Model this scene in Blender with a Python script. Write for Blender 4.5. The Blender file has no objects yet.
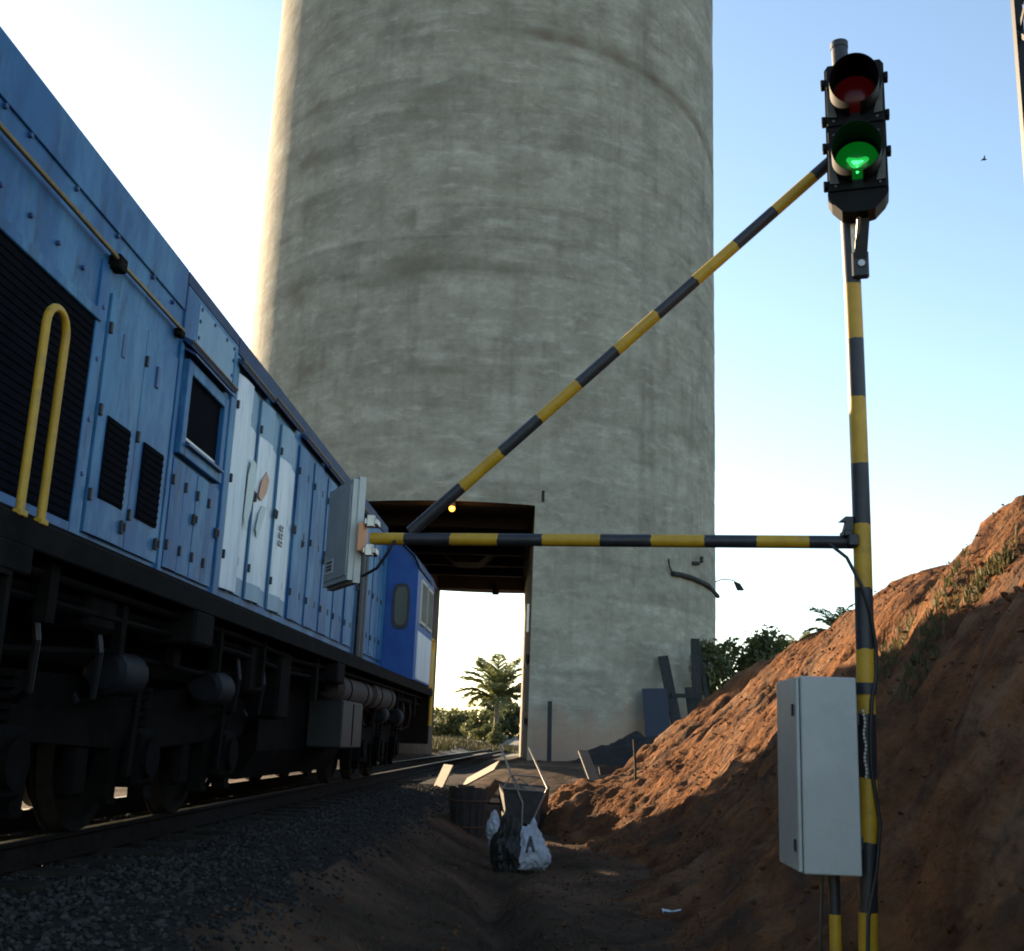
import bpy, math, random
import numpy as np
from mathutils import Vector, Matrix, noise
random.seed(7); rng = np.random.default_rng(7)
sc = bpy.context.scene
C = sc.collection
R = math.radians

# ------------------------------------------------------------------ camera
cam_d = bpy.data.cameras.new('camera'); cam = bpy.data.objects.new('camera', cam_d); C.objects.link(cam)
CAM_H = 0.70
rt = Vector((0.9987, 0.0354, 0.0368)).normalized()
fw = Vector((-0.0434, 0.9720, 0.2308)).normalized()
up = rt.cross(fw).normalized(); rt = fw.cross(up).normalized()
m = Matrix((rt, up, -fw)).transposed().to_4x4(); m.translation = (0, 0, CAM_H)
cam.matrix_world = m
cam_d.sensor_fit = 'HORIZONTAL'; cam_d.sensor_width = 36; cam_d.lens = 36 * 1112 / 1024
cam_d.clip_start = 0.05; cam_d.clip_end = 6000
sc.camera = cam
sc.cycles.filter_width = 1.9                 # a small sensor's softness

# ------------------------------------------------------------------ light
SUN_EL = R(13.0); SUN_AZ = R(-40.0)               # azimuth from +Y, negative = towards -X (left)
to_sun = Vector((math.sin(SUN_AZ) * math.cos(SUN_EL), math.cos(SUN_AZ) * math.cos(SUN_EL), math.sin(SUN_EL)))
w = bpy.data.worlds.new('World'); sc.world = w; w.use_nodes = True
nt = w.node_tree; nt.nodes.clear()
sky = nt.nodes.new('ShaderNodeTexSky'); sky.sky_type = 'NISHITA'; sky.sun_disc = False
sky.sun_elevation = SUN_EL; sky.sun_rotation = SUN_AZ
sky.air_density = 1.0; sky.dust_density = 0.45; sky.ozone_density = 1.0
bg = nt.nodes.new('ShaderNodeBackground'); bg.inputs['Strength'].default_value = 0.084
wo = nt.nodes.new('ShaderNodeOutputWorld')
nt.links.new(sky.outputs[0], bg.inputs[0]); nt.links.new(bg.outputs[0], wo.inputs[0])
sd = bpy.data.lights.new('sun', 'SUN'); so = bpy.data.objects.new('sun', sd); C.objects.link(so)
sd.energy = 5.0; sd.angle = R(0.6); sd.color = (1.0, 0.75, 0.47)
so.rotation_euler = to_sun.to_track_quat('Z', 'Y').to_euler()
so.location = (0, 0, 60)
vs = sc.view_settings
vs.view_transform = 'Standard'; vs.look = 'None'; vs.gamma = 1.0; vs.use_curve_mapping = False
vs.exposure = 2.1

# ------------------------------------------------------------------ materials
M = {}
def mat(name, c1, c2=None, rough=0.7, metal=0.0, scale=4.0, detail=6, stretch=(1, 1, 1), bump=0.0, bscale=30.0,
        c3=None, c3scale=1.0, c3lo=0.55, c3hi=0.7, emit=None, estr=0.0, spec=0.5, lo=0.35, hi=0.65, bdist=0.01, trans=0.0, c4=None, c4scale=5.0, c4stretch=(1, 1, 1), c4lo=.56, c4hi=.72):
    mt = bpy.data.materials.new(name); mt.use_nodes = True
    n = mt.node_tree.nodes; l = mt.node_tree.links; p = n['Principled BSDF']
    p.inputs['Roughness'].default_value = rough; p.inputs['Metallic'].default_value = metal
    p.inputs['Specular IOR Level'].default_value = spec
    geo = n.new('ShaderNodeNewGeometry'); mp = n.new('ShaderNodeMapping'); mp.inputs['Scale'].default_value = stretch
    l.new(geo.outputs['Position'], mp.inputs['Vector'])
    col = None
    if c2:
        tx = n.new('ShaderNodeTexNoise'); tx.inputs['Scale'].default_value = scale; tx.inputs['Detail'].default_value = detail
        tx.inputs['Roughness'].default_value = 0.62
        l.new(mp.outputs[0], tx.inputs['Vector'])
        r = n.new('ShaderNodeValToRGB'); r.color_ramp.elements[0].position = lo; r.color_ramp.elements[1].position = hi
        r.color_ramp.elements[0].color = (*c1, 1); r.color_ramp.elements[1].color = (*c2, 1)
        l.new(tx.outputs['Fac'], r.inputs[0]); col = r.outputs[0]
        if c3:
            t3 = n.new('ShaderNodeTexNoise'); t3.inputs['Scale'].default_value = c3scale; t3.inputs['Detail'].default_value = 8
            t3.inputs['Roughness'].default_value = 0.7
            l.new(mp.outputs[0], t3.inputs['Vector'])
            mr = n.new('ShaderNodeMapRange'); mr.inputs[1].default_value = c3lo; mr.inputs[2].default_value = c3hi
            l.new(t3.outputs['Fac'], mr.inputs[0])
            mx = n.new('ShaderNodeMix'); mx.data_type = 'RGBA'; mx.inputs[7].default_value = (*c3, 1)
            l.new(mr.outputs[0], mx.inputs[0]); l.new(col, mx.inputs[6]); col = mx.outputs[2]
        if c4:
            m4 = n.new('ShaderNodeMapping'); m4.inputs['Scale'].default_value = c4stretch; l.new(geo.outputs['Position'], m4.inputs['Vector'])
            t4 = n.new('ShaderNodeTexNoise'); t4.inputs['Scale'].default_value = c4scale; t4.inputs['Detail'].default_value = 9
            t4.inputs['Roughness'].default_value = 0.75; l.new(m4.outputs[0], t4.inputs['Vector'])
            r4 = n.new('ShaderNodeMapRange'); r4.inputs[1].default_value = c4lo; r4.inputs[2].default_value = c4hi; r4.inputs[4].default_value = .85
            l.new(t4.outputs['Fac'], r4.inputs[0])
            x4 = n.new('ShaderNodeMix'); x4.data_type = 'RGBA'; x4.inputs[7].default_value = (*c4, 1)
            l.new(r4.outputs[0], x4.inputs[0]); l.new(col, x4.inputs[6]); col = x4.outputs[2]
        l.new(col, p.inputs['Base Color'])
    else:
        p.inputs['Base Color'].default_value = (*c1, 1)
    if bump:
        bt = n.new('ShaderNodeTexNoise'); bt.inputs['Scale'].default_value = bscale; bt.inputs['Detail'].default_value = 6
        l.new(mp.outputs[0], bt.inputs['Vector'])
        b = n.new('ShaderNodeBump'); b.inputs['Strength'].default_value = bump; b.inputs['Distance'].default_value = bdist
        l.new(bt.outputs['Fac'], b.inputs['Height']); l.new(b.outputs[0], p.inputs['Normal'])
    if emit:
        p.inputs['Emission Color'].default_value = (*emit, 1); p.inputs['Emission Strength'].default_value = estr
    if trans:
        tr = n.new('ShaderNodeBsdfTranslucent'); ms = n.new('ShaderNodeMixShader'); ms.inputs[0].default_value = trans
        if col is not None: l.new(col, tr.inputs['Color'])
        else: tr.inputs['Color'].default_value = (*c1, 1)
        l.new(p.outputs[0], ms.inputs[1]); l.new(tr.outputs[0], ms.inputs[2]); l.new(ms.outputs[0], n['Material Output'].inputs[0])
    M[name] = mt; return mt

mat('soil', (.032, .022, .015), (.068, .046, .031), .95, scale=1.3, bump=.9, bscale=22, bdist=.03, c3=(.12, .072, .045), c3scale=.55, c3lo=.46, c3hi=.64, spec=.05)
mat('red_soil', (.056, .0275, .0165), (.170, .076, .034), .95, scale=2.2, bump=1.0, bscale=11, bdist=.06, c3=(.195, .118, .070), c3scale=.9, c3lo=.5, c3hi=.72, spec=.02, c4=(.050, .039, .031), c4scale=1.3, c4lo=.50, c4hi=.66)
mat('ballast', (.016, .0145, .013), (.036, .033, .030), .95, scale=30, bump=.8, bscale=50, bdist=.03, spec=.06)
mat('stone', (.016, .0145, .013), (.066, .061, .056), .92, scale=14, detail=3, spec=.06)
mat('clod', (.06, .029, .016), (.15, .078, .042), .95, scale=3, detail=3, spec=.03)
mat('steel_rail', (.010, .008, .007), (.02, .015, .012), .9, 0, scale=9, spec=.08)
mat('rail_head', (.06, .048, .04), (.11, .092, .075), .48, .8, scale=14)
mat('sleeper', (.016, .013, .010), (.036, .030, .024), .95, scale=3, stretch=(1, 6, 6), bump=.5, bscale=20, spec=.1)
mat('blue', (.008, .066, .185), (.018, .115, .280), .5, scale=2.4, stretch=(1, 1.0, .35), c3=(.065, .205, .355), c3scale=2.6, c3lo=.44, c3hi=.66, bump=.22, bscale=2.4, bdist=.035, spec=.3, c4=(.012, .030, .050), c4scale=3.0, c4stretch=(1, 2.2, .45), c4lo=.55, c4hi=.70)
mat('blue_roof', (.014, .036, .095), (.03, .058, .125), .65, scale=2.0, c3=(.05, .07, .10), c3scale=1.4, c3lo=.5, c3hi=.75, spec=.25)
mat('blue_cab', (.008, .058, .25), (.014, .080, .30), .4, scale=3.0, spec=.3)
mat('blue_dark', (.018, .05, .14), (.03, .07, .18), .5, scale=5)
mat('white_paint', (.48, .56, .62), (.62, .68, .71), .45, scale=2.5, stretch=(1, 1.6, .25), c3=(.33, .44, .53), c3scale=3.0, c3lo=.48, c3hi=.70, bump=.15, bscale=3.0, bdist=.03, c4=(.14, .19, .25), c4scale=3.4, c4stretch=(1, 3.2, .3), c4lo=.55, c4hi=.74)
mat('pale_blue_paint', (.09, .20, .31), (.16, .28, .38), .45, scale=3.0, stretch=(1, 1, .4), c3=(.05, .13, .28), c3scale=3, bump=.1, bscale=3, bdist=.03)
mat('grille', (.003, .0035, .006), (.005, .006, .009), .9, scale=8, spec=.03)
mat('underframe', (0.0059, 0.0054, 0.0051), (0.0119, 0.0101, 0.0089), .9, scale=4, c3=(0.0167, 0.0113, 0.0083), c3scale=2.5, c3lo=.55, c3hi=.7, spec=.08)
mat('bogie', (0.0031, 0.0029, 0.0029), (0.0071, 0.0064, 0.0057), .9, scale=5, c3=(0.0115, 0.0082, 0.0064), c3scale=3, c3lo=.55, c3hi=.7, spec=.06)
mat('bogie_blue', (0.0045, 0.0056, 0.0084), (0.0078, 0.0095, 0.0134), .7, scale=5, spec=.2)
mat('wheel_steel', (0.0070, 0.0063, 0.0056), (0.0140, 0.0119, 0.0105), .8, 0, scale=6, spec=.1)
mat('tread', (.05, .045, .04), (.08, .07, .06), .5, .6, scale=12)
mat('grey_box', (0.0069, 0.0069, 0.0072), (0.0098, 0.0098, 0.0098), .6, scale=5)
mat('rust_brown', (0.0172, 0.0116, 0.0086), (0.0367, 0.0245, 0.0172), .8, scale=6)
mat('brass', (0.1600, 0.1240, 0.0600), (0.2400, 0.1920, 0.1040), .45, .5, scale=10)
mat('rust', (.06, .03, .018), (.14, .07, .035), .85, scale=20)
mat('yellow', (0.4032, 0.2240, 0.0090), (0.4928, 0.2856, 0.0134), .5, scale=9, c3=(0.2464, 0.1568, 0.0336), c3scale=7, c3lo=.54, c3hi=.78, c4=(0.0560, 0.0392, 0.0224), c4scale=28, c4lo=.62, c4hi=.70)
mat('black', (.010, .011, .016), (.022, .024, .032), .5, scale=9, c3=(.045, .045, .05), c3scale=7, c3lo=.58, c3hi=.8, c4=(.10, .07, .03), c4scale=30, c4lo=.66, c4hi=.72)
mat('black_plastic', (.0035, .0035, .0045), (.006, .006, .007), .6, scale=15, spec=.15)
mat('visor_edge', (.07, .07, .065), (.10, .10, .09), .5, scale=12)
mat('galvanised', (0.3200, 0.3040, 0.2800), (0.4400, 0.4240, 0.4000), .35, .85, scale=22)
mat('cabinet_paint', (.33, .35, .345), (.38, .395, .39), .42, scale=5, c3=(.28, .275, .25), c3scale=6, c3lo=.56, c3hi=.85, c4=(.16, .11, .08), c4scale=9, c4lo=.64, c4hi=.80)
mat('antenna_plastic', (0.3920, 0.4039, 0.3861), (0.4752, 0.4871, 0.4633), .45, scale=5)
mat('label_print', (.06, .06, .06), rough=.6)
mat('label_white', (.62, .62, .6), rough=.6)
mat('cable', (.010, .010, .012), rough=.5)
mat('chain', (.6, .58, .54), rough=.4, metal=.4)
mat('red_lens', (0.0072, 0.0004, 0.0006), rough=.25, emit=(1, .02, .03), estr=.004, spec=.2)  # unlit lens; the faint emission stands in for a reflection on its glass
mat('green_lens', (.002, .03, .006), rough=.2, emit=(.006, 1, .07), estr=.018, spec=.4)
mat('green_led', (.1, .9, .3), rough=.3, emit=(.07, 1, .22), estr=.42)
mat('green_glow', (.01, .3, .06), rough=.2, emit=(.015, 1, .10), estr=.085)
mat('amber_glow', (.9, .4, .1), rough=.3, emit=(1, .36, .03), estr=1.1)
mat('sunlit_orange', (.62, .27, .12), (.70, .32, .15), .5, scale=10)  # warm sunlight on the antenna mount, put into its colour
mat('glass_dark', (.02, .025, .028), rough=.08)
mat('glass_warm', (.09, .10, .085), rough=.1)
mat('wood_pale', (0.1058, 0.0731, 0.0403), (0.1462, 0.1058, 0.0630), .8, scale=4, stretch=(3, 3, 12), bump=.2, bscale=30)
mat('wood_dark', (0.0180, 0.0156, 0.0132), (0.0450, 0.0360, 0.0300), .9, scale=5, stretch=(4, 4, 1), bump=.4, bscale=20)
mat('timber_grey', (0.0135, 0.0150, 0.0150), (0.0270, 0.0285, 0.0270), .9, scale=4, stretch=(4, 4, 1))
mat('blue_sheet', (0.0022, 0.0055, 0.0196), (0.0036, 0.0073, 0.0245), .5, scale=3)
mat('tray_metal', (.018, .018, .02), (.045, .04, .036), .6, .3, scale=8)
mat('handle_metal', (0.2520, 0.2220, 0.1800), (0.3120, 0.2760, 0.2280), .5, .3, scale=12)
mat('sack_white', (0.3740, 0.4070, 0.4620), (0.5060, 0.5280, 0.5720), .5, scale=9, c3=(0.1760, 0.1430, 0.1210), c3scale=7, c3lo=.58, c3hi=.75)
mat('sack_dark', (0.0150, 0.0140, 0.0120), (0.0275, 0.0250, 0.0210), .6, scale=6)
mat('black_gravel', (0.0020, 0.0020, 0.0024), (0.0056, 0.0054, 0.0056), .9, scale=30, bump=.8, bscale=30, bdist=.04)
mat('trunk', (.10, .075, .05), (.19, .15, .10), .9, scale=6, bump=.5, bscale=15)
mat('palm_leaf', (0.0834, 0.1034, 0.0367), (0.1667, 0.1750, 0.0667), .6, scale=1.2, trans=.4)
mat('leaf', (.024, .036, .012), (.058, .072, .024), .65, scale=.9, trans=.35)
mat('leaf_light', (0.0715, 0.0858, 0.0286), (0.1300, 0.1365, 0.0520), .65, scale=.9, trans=.4)
mat('dry_grass', (0.0672, 0.0630, 0.0210), (0.1428, 0.1218, 0.0504), .8, scale=3, trans=.3)
mat('field_blade', (.030, .032, .012), (.06, .052, .022), .8, scale=.6, trans=.25)
mat('far_grass', (0.0198, 0.0216, 0.0072), (0.0432, 0.0378, 0.0162), .9, scale=.25, bump=.6, bscale=3)
mat('paper', (.6, .62, .66), rough=.7)
mat('mast_steel', (0.0034, 0.0040, 0.0067), (0.0067, 0.0079, 0.0113), .5, .3, scale=6)
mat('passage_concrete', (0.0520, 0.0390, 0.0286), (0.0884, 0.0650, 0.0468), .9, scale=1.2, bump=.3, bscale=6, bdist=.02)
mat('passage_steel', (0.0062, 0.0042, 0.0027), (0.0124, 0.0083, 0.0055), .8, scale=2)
mat('teal_paint', (.40, .50, .50), (.46, .55, .54), .5, scale=6)
mat('orange_paint', (.42, .20, .10), (.52, .27, .15), .5, scale=8)
mat('bird_feather', (.03, .03, .035), rough=.7)

# concrete of the tower: stains and lifts come from per-vertex values of the wall itself
def concrete():
    mt = bpy.data.materials.new('concrete'); mt.use_nodes = True
    n = mt.node_tree.nodes; l = mt.node_tree.links; p = n['Principled BSDF']
    p.inputs['Roughness'].default_value = .92; p.inputs['Specular IOR Level'].default_value = .2
    def N(t, **k):
        x = n.new(t)
        for a, b in k.items(): setattr(x, a, b)
        return x
    uv = N('ShaderNodeUVMap'); uv.uv_map = 'wall'
    def noise_(sc_, det, str_, ro=.65):
        mp = N('ShaderNodeMapping'); mp.inputs['Scale'].default_value = str_; l.new(uv.outputs[0], mp.inputs[0])
        t = N('ShaderNodeTexNoise'); t.inputs['Scale'].default_value = sc_; t.inputs['Detail'].default_value = det
        t.inputs['Roughness'].default_value = ro; l.new(mp.outputs[0], t.inputs[0]); return t.outputs['Fac']
    def ramp(f, stops):
        r = N('ShaderNodeValToRGB'); e = r.color_ramp.elements
        e[0].position, e[0].color = stops[0][0], (*stops[0][1], 1); e[1].position, e[1].color = stops[-1][0], (*stops[-1][1], 1)
        for q, c in stops[1:-1]:
            k = e.new(q); k.color = (*c, 1)
        l.new(f, r.inputs[0]); return r.outputs[0]
    def mixc(f, a, b, mode='MIX'):
        x = N('ShaderNodeMix', data_type='RGBA', blend_type=mode)
        if isinstance(f, float): x.inputs[0].default_value = f
        else: l.new(f, x.inputs[0])
        for s, i in ((a, 6), (b, 7)):
            if isinstance(s, tuple): x.inputs[i].default_value = (*s, 1)
            else: l.new(s, x.inputs[i])
        return x.outputs[2]
    def rng_(f, a, b, c=0., d=1.):
        x = N('ShaderNodeMapRange'); l.new(f, x.inputs[0])
        for i, v in enumerate((a, b, c, d)): x.inputs[1 + i].default_value = v
        return x.outputs[0]
    base = ramp(noise_(.8, 12, (1, 1.25, 1), .74), [(.30, (0.221, 0.207, 0.163)), (.5, (0.325, 0.309, 0.249)), (.70, (0.438, 0.419, 0.342))])
    band = noise_(1.0, 7, (.22, .95, 1), .68)
    base = mixc(rng_(band, .5, .68, 0, .55), base, (0.215, 0.199, 0.153))
    band2 = noise_(1.0, 7, (.35, 1.2, 1), .68)
    base = mixc(rng_(band2, .53, .66, 0, .55), base, (0.470, 0.458, 0.380))
    streak = noise_(1.0, 8, (1.3, .12, 1), .68)
    base = mixc(rng_(streak, .52, .70, 0, .6), base, (0.210, 0.199, 0.157))
    blot = noise_(.9, 9, (1, 1.3, 1), .75)
    base = mixc(rng_(blot, .52, .68, 0, .6), base, (0.197, 0.177, 0.131))
    pale = noise_(1.5, 7, (.6, 1.6, 1), .7)
    base = mixc(rng_(pale, .54, .68, 0, .6), base, (0.508, 0.495, 0.421))
    fine = noise_(5.0, 10, (1, 1.1, 1), .8)
    base = mixc(rng_(fine, .42, .68, 0, .38), base, (0.175, 0.167, 0.133))
    at = N('ShaderNodeAttribute'); at.attribute_name = 'stain'
    base = mixc(at.outputs['Fac'], base, (0.140, 0.108, 0.075))
    at2 = N('ShaderNodeAttribute'); at2.attribute_name = 'tone'
    base = mixc(1.0, base, at2.outputs['Color'], 'MULTIPLY')
    at3 = N('ShaderNodeAttribute'); at3.attribute_name = 'splash'
    base = mixc(at3.outputs['Fac'], base, (.33, .21, .15))
    l.new(base, p.inputs['Base Color'])
    b = N('ShaderNodeBump'); b.inputs['Strength'].default_value = .35; b.inputs['Distance'].default_value = .025
    l.new(noise_(5.0, 9, (1, 1.15, 1), .75), b.inputs['Height']); l.new(b.outputs[0], p.inputs['Normal'])
    M['concrete'] = mt
concrete()

# ------------------------------------------------------------------ mesh helpers
class MB:
    def __init__(s): s.v = []; s.f = []; s.mi = []; s.cur = 0
    def add(s, vs, fs, mi=None):
        o = len(s.v); s.v += [tuple(q) for q in vs]; s.f += [tuple(i + o for i in f) for f in fs]
        s.mi += [s.cur if mi is None else mi] * len(fs); return s
    def box(s, a, b, mi=None, bev=0.0):
        x0, y0, z0 = a; x1, y1, z1 = b
        if x0 > x1: x0, x1 = x1, x0
        if y0 > y1: y0, y1 = y1, y0
        if z0 > z1: z0, z1 = z1, z0
        if not bev:
            vs = [(x0, y0, z0), (x1, y0, z0), (x1, y1, z0), (x0, y1, z0), (x0, y0, z1), (x1, y0, z1), (x1, y1, z1), (x0, y1, z1)]
            return s.add(vs, [(0, 3, 2, 1), (4, 5, 6, 7), (0, 1, 5, 4), (1, 2, 6, 5), (2, 3, 7, 6), (3, 0, 4, 7)], mi)
        bev = min(bev, (x1 - x0) * .45, (y1 - y0) * .45, (z1 - z0) * .45)
        pts = []; idx = {}
        for i, (X, sx) in enumerate(((x0, 1), (x1, -1))):
            for j, (Y, sy) in enumerate(((y0, 1), (y1, -1))):
                for k, (Z, sz) in enumerate(((z0, 1), (z1, -1))):
                    for ax in range(3):
                        q = [X + sx * bev, Y + sy * bev, Z + sz * bev]; q[ax] = (X, Y, Z)[ax]
                        idx[i, j, k, ax] = len(pts); pts.append(q)
        F = []
        for ax in range(3):
            for e in (0, 1):
                o = [a for a in range(3) if a != ax]
                ring = []
                for (p_, q_) in ((0, 0), (1, 0), (1, 1), (0, 1)):
                    key = [0, 0, 0]; key[ax] = e; key[o[0]] = p_; key[o[1]] = q_
                    ring.append(idx[(*key, ax)])
                F.append(tuple(ring))
        for ax in range(3):
            o = [a for a in range(3) if a != ax]
            for p_ in (0, 1):
                for q_ in (0, 1):
                    k0 = [0, 0, 0]; k0[o[0]] = p_; k0[o[1]] = q_; k1 = list(k0); k1[ax] = 1
                    F.append((idx[(*k0, o[0])], idx[(*k1, o[0])], idx[(*k1, o[1])], idx[(*k0, o[1])]))
        for i in (0, 1):
            for j in (0, 1):
                for k in (0, 1): F.append(tuple(idx[i, j, k, a] for a in range(3)))
        return s.add(pts, F, mi)
    def tube(s, pts, r, seg=12, mi=None, caps=True, mis=None, jit=0.0):
        pts = [Vector(p) for p in pts]; n = len(pts)
        rs = r if isinstance(r, (list, tuple)) else [r] * n
        t0 = (pts[1] - pts[0]).normalized()
        u = t0.orthogonal().normalized(); vs = []; fs = []
        mm = []
        for i, p in enumerate(pts):
            if i == 0: t = t0
            elif i == n - 1: t = (pts[-1] - pts[-2]).normalized()
            else: t = ((pts[i + 1] - p).normalized() + (p - pts[i - 1]).normalized()).normalized()
            u = (u - t * u.dot(t)).normalized(); v = t.cross(u)
            for k in range(seg):
                a = 2 * math.pi * k / seg
                j_ = jit * (noise.noise(Vector((p.x * 3 + math.cos(a) * 1.6, p.z * 7 + math.sin(a) * 1.6, i * 3.1))) * 1.6) if 0 < i < n - 1 else 0
                vs.append(p + (u * math.cos(a) + v * math.sin(a)) * rs[i] + t * j_)
        for i in range(n - 1):
            for k in range(seg):
                a = i * seg + k; b = i * seg + (k + 1) % seg
                fs.append((a, b, b + seg, a + seg)); mm.append((mis[i] if mis else (s.cur if mi is None else mi)))
        if caps:
            fs.append(tuple(range(seg))[::-1]); fs.append(tuple((n - 1) * seg + k for k in range(seg)))
            mm += [mm[0], mm[-1]]
        o = len(s.v); s.v += [tuple(q) for q in vs]; s.f += [tuple(i + o for i in f) for f in fs]; s.mi += mm
        return s
    def cyl(s, a, b, r, seg=16, mi=None): return s.tube([a, b], r, seg, mi)
    def prism(s, poly, axis, a, b, mi=None):
        # poly: list of 2-D points in the plane perpendicular to axis (x: (y,z), y: (x,z), z: (x,y))
        def P(q, t): return {'x': (t, q[0], q[1]), 'y': (q[0], t, q[1]), 'z': (q[0], q[1], t)}[axis]
        n = len(poly)
        vs = [P(q, a) for q in poly] + [P(q, b) for q in poly]
        fs = [tuple(range(n))[::-1], tuple(range(n, 2 * n))] + [(i, (i + 1) % n, (i + 1) % n + n, i + n) for i in range(n)]
        return s.add(vs, fs, mi)
    def plank(s, a, b, wdir, wd, th, mi=None):
        a = Vector(a); b = Vector(b); t = (b - a).normalized(); wv = Vector(wdir); wv = (wv - t * wv.dot(t)).normalized()
        nv = t.cross(wv); vs = []
        for p in (a, b):
            for sx, sy in ((-1, -1), (1, -1), (1, 1), (-1, 1)): vs.append(p + wv * sx * wd / 2 + nv * sy * th / 2)
        return s.add(vs, [(0, 3, 2, 1), (4, 5, 6, 7), (0, 1, 5, 4), (1, 2, 6, 5), (2, 3, 7, 6), (3, 0, 4, 7)], mi)
    def mesh(s, name, mats, smooth=False):
        me = bpy.data.meshes.new(name); me.from_pydata(s.v, [], s.f)
        for q in (mats if isinstance(mats, (list, tuple)) else [mats]): me.materials.append(M[q])
        me.polygons.foreach_set('material_index', s.mi)
        if smooth:
            me.polygons.foreach_set('use_smooth', [True] * len(s.f))
            me.set_sharp_from_angle(angle=R(38))
        # consistent normals
        import bmesh
        bm = bmesh.new(); bm.from_mesh(me); bmesh.ops.recalc_face_normals(bm, faces=bm.faces); bm.to_mesh(me); bm.free()
        me.update(); return me
    def build(s, name, mats, parent=None, smooth=False):
        return link(name, s.mesh(name, mats, smooth), parent)

def link(name, me, parent=None, loc=None):
    o = bpy.data.objects.new(name, me); C.objects.link(o)
    if parent is not None:
        o.parent = parent
        if parent.type == 'EMPTY' and loc is None:       # geometry is written in world coordinates
            root = parent
            o.matrix_parent_inverse = Matrix.Translation(-root.location)
        elif loc is None:
            o.matrix_parent_inverse = inv_of(parent)
    if loc is not None: o.location = loc
    return o
def inv_of(o):
    mw = Matrix.Identity(4); q = o
    mw = q.matrix_basis.copy()
    while q.parent is not None:
        mw = q.parent.matrix_basis @ q.matrix_parent_inverse @ mw if q.parent.parent is None else q.parent.matrix_basis @ q.matrix_parent_inverse @ mw
        q = q.parent
    return mw.inverted()
def thing(name, label, cat, loc=(0, 0, 0), group=None):
    o = bpy.data.objects.new(name, None); C.objects.link(o); o.location = loc; o.empty_display_size = .2
    o['label'] = label; o['category'] = cat
    if group: o['group'] = group
    return o
def tag(o, label, cat, group=None):
    o['label'] = label; o['category'] = cat
    if group: o['group'] = group
    return o
def struct(o, label=None, cat=None):
    o['kind'] = 'structure'
    if label: o['label'] = label
    if cat: o['category'] = cat
    return o
def nz(x, y, z=0.0): return noise.noise(Vector((x, y, z)))
def fbm(x, y, z=0.0, o=4):
    return noise.fractal(Vector((x, y, z)), 0.9, 2.1, o, noise_basis='PERLIN_ORIGINAL')
def smooth01(t): t = min(1, max(0, t)); return t * t * (3 - 2 * t)

TRK = -3.75                                             # centre line of the track
# ------------------------------------------------------------------ terrain
def ground_z(x, y):
    base = -0.86 + 0.96 * smooth01((y - 18.5) / 9.0)          # the ground climbs to the foot of the tower
    base += 0.35 * smooth01((y - 60) / 60)
    bed = -0.20
    d = abs(x - TRK)
    t = smooth01((d - 1.35) / 1.75)
    z = bed * (1 - t) + base * t if base < bed or x > TRK else bed * (1 - t) + base * t
    near = 1 if y < 60 else max(0, 1 - (y - 60) / 40)
    z += near * (0.07 * nz(x * .7, y * .5, 3) + 0.045 * nz(x * 2.3, y * 1.9, 5) + .02 * nz(x * 6, y * 6, 9)) * (0.25 + .75 * t)
    # shallow ditch dug along the middle
    c = -0.45 + .12 * math.sin(y * .9); k = math.exp(-((x - c) / .17) ** 2) * smooth01((y - 2) / 2) * (1 - smooth01((y - 12.5) / 1.5))
    z -= .17 * k
    k2 = (math.exp(-((x - c - .42) / .2) ** 2) + .6 * math.exp(-((x - c + .42) / .2) ** 2)) * smooth01((y - 2) / 2) * (1 - smooth01((y - 12) / 3))
    z += .09 * k2 * (1 + .8 * nz(x * 3, y * 3, 4))
    if y > 90: z += .9 * smooth01((y - 100) / 60)
    return z
def axis(lo, hi, step, far_lo, far_hi, g=1.35):
    a = list(np.arange(lo, hi + 1e-6, step)); s = step
    while a[-1] < far_hi: s *= g; a.append(a[-1] + s)
    s = step
    while a[0] > far_lo: s *= g; a.insert(0, a[0] - s)
    return a
def sheet(name, xs, ys, fz, mats, parent=None, mi=None):
    vs = [(x, y, fz(x, y)) for y in ys for x in xs]; nx = len(xs); fs = []; ms = []
    for j in range(len(ys) - 1):
        for i in range(nx - 1):
            fs.append((j * nx + i, j * nx + i + 1, (j + 1) * nx + i + 1, (j + 1) * nx + i))
            if mi: ms.append(mi((xs[i] + xs[i + 1]) / 2, (ys[j] + ys[j + 1]) / 2))
    me = bpy.data.meshes.new(name); me.from_pydata(vs, [], fs)
    for q in mats: me.materials.append(M[q])
    if ms: me.polygons.foreach_set('material_index', ms)
    me.polygons.foreach_set('use_smooth', [True] * len(fs)); me.update()
    return link(name, me, parent)
gx = axis(-6.2, 4.0, .1, -3000, 3000); gy = axis(3.0, 26, .1, -600, 4500)
def gmat(x, y):
    if y > 58: return 2
    e = .25 * nz(x * 1.5, y * 1.5, 1)
    return 1 if abs(x - TRK) < 1.95 + e else 0
struct(sheet('ground', gx, gy, ground_z, ['soil', 'ballast', 'far_grass'], mi=gmat))

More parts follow.
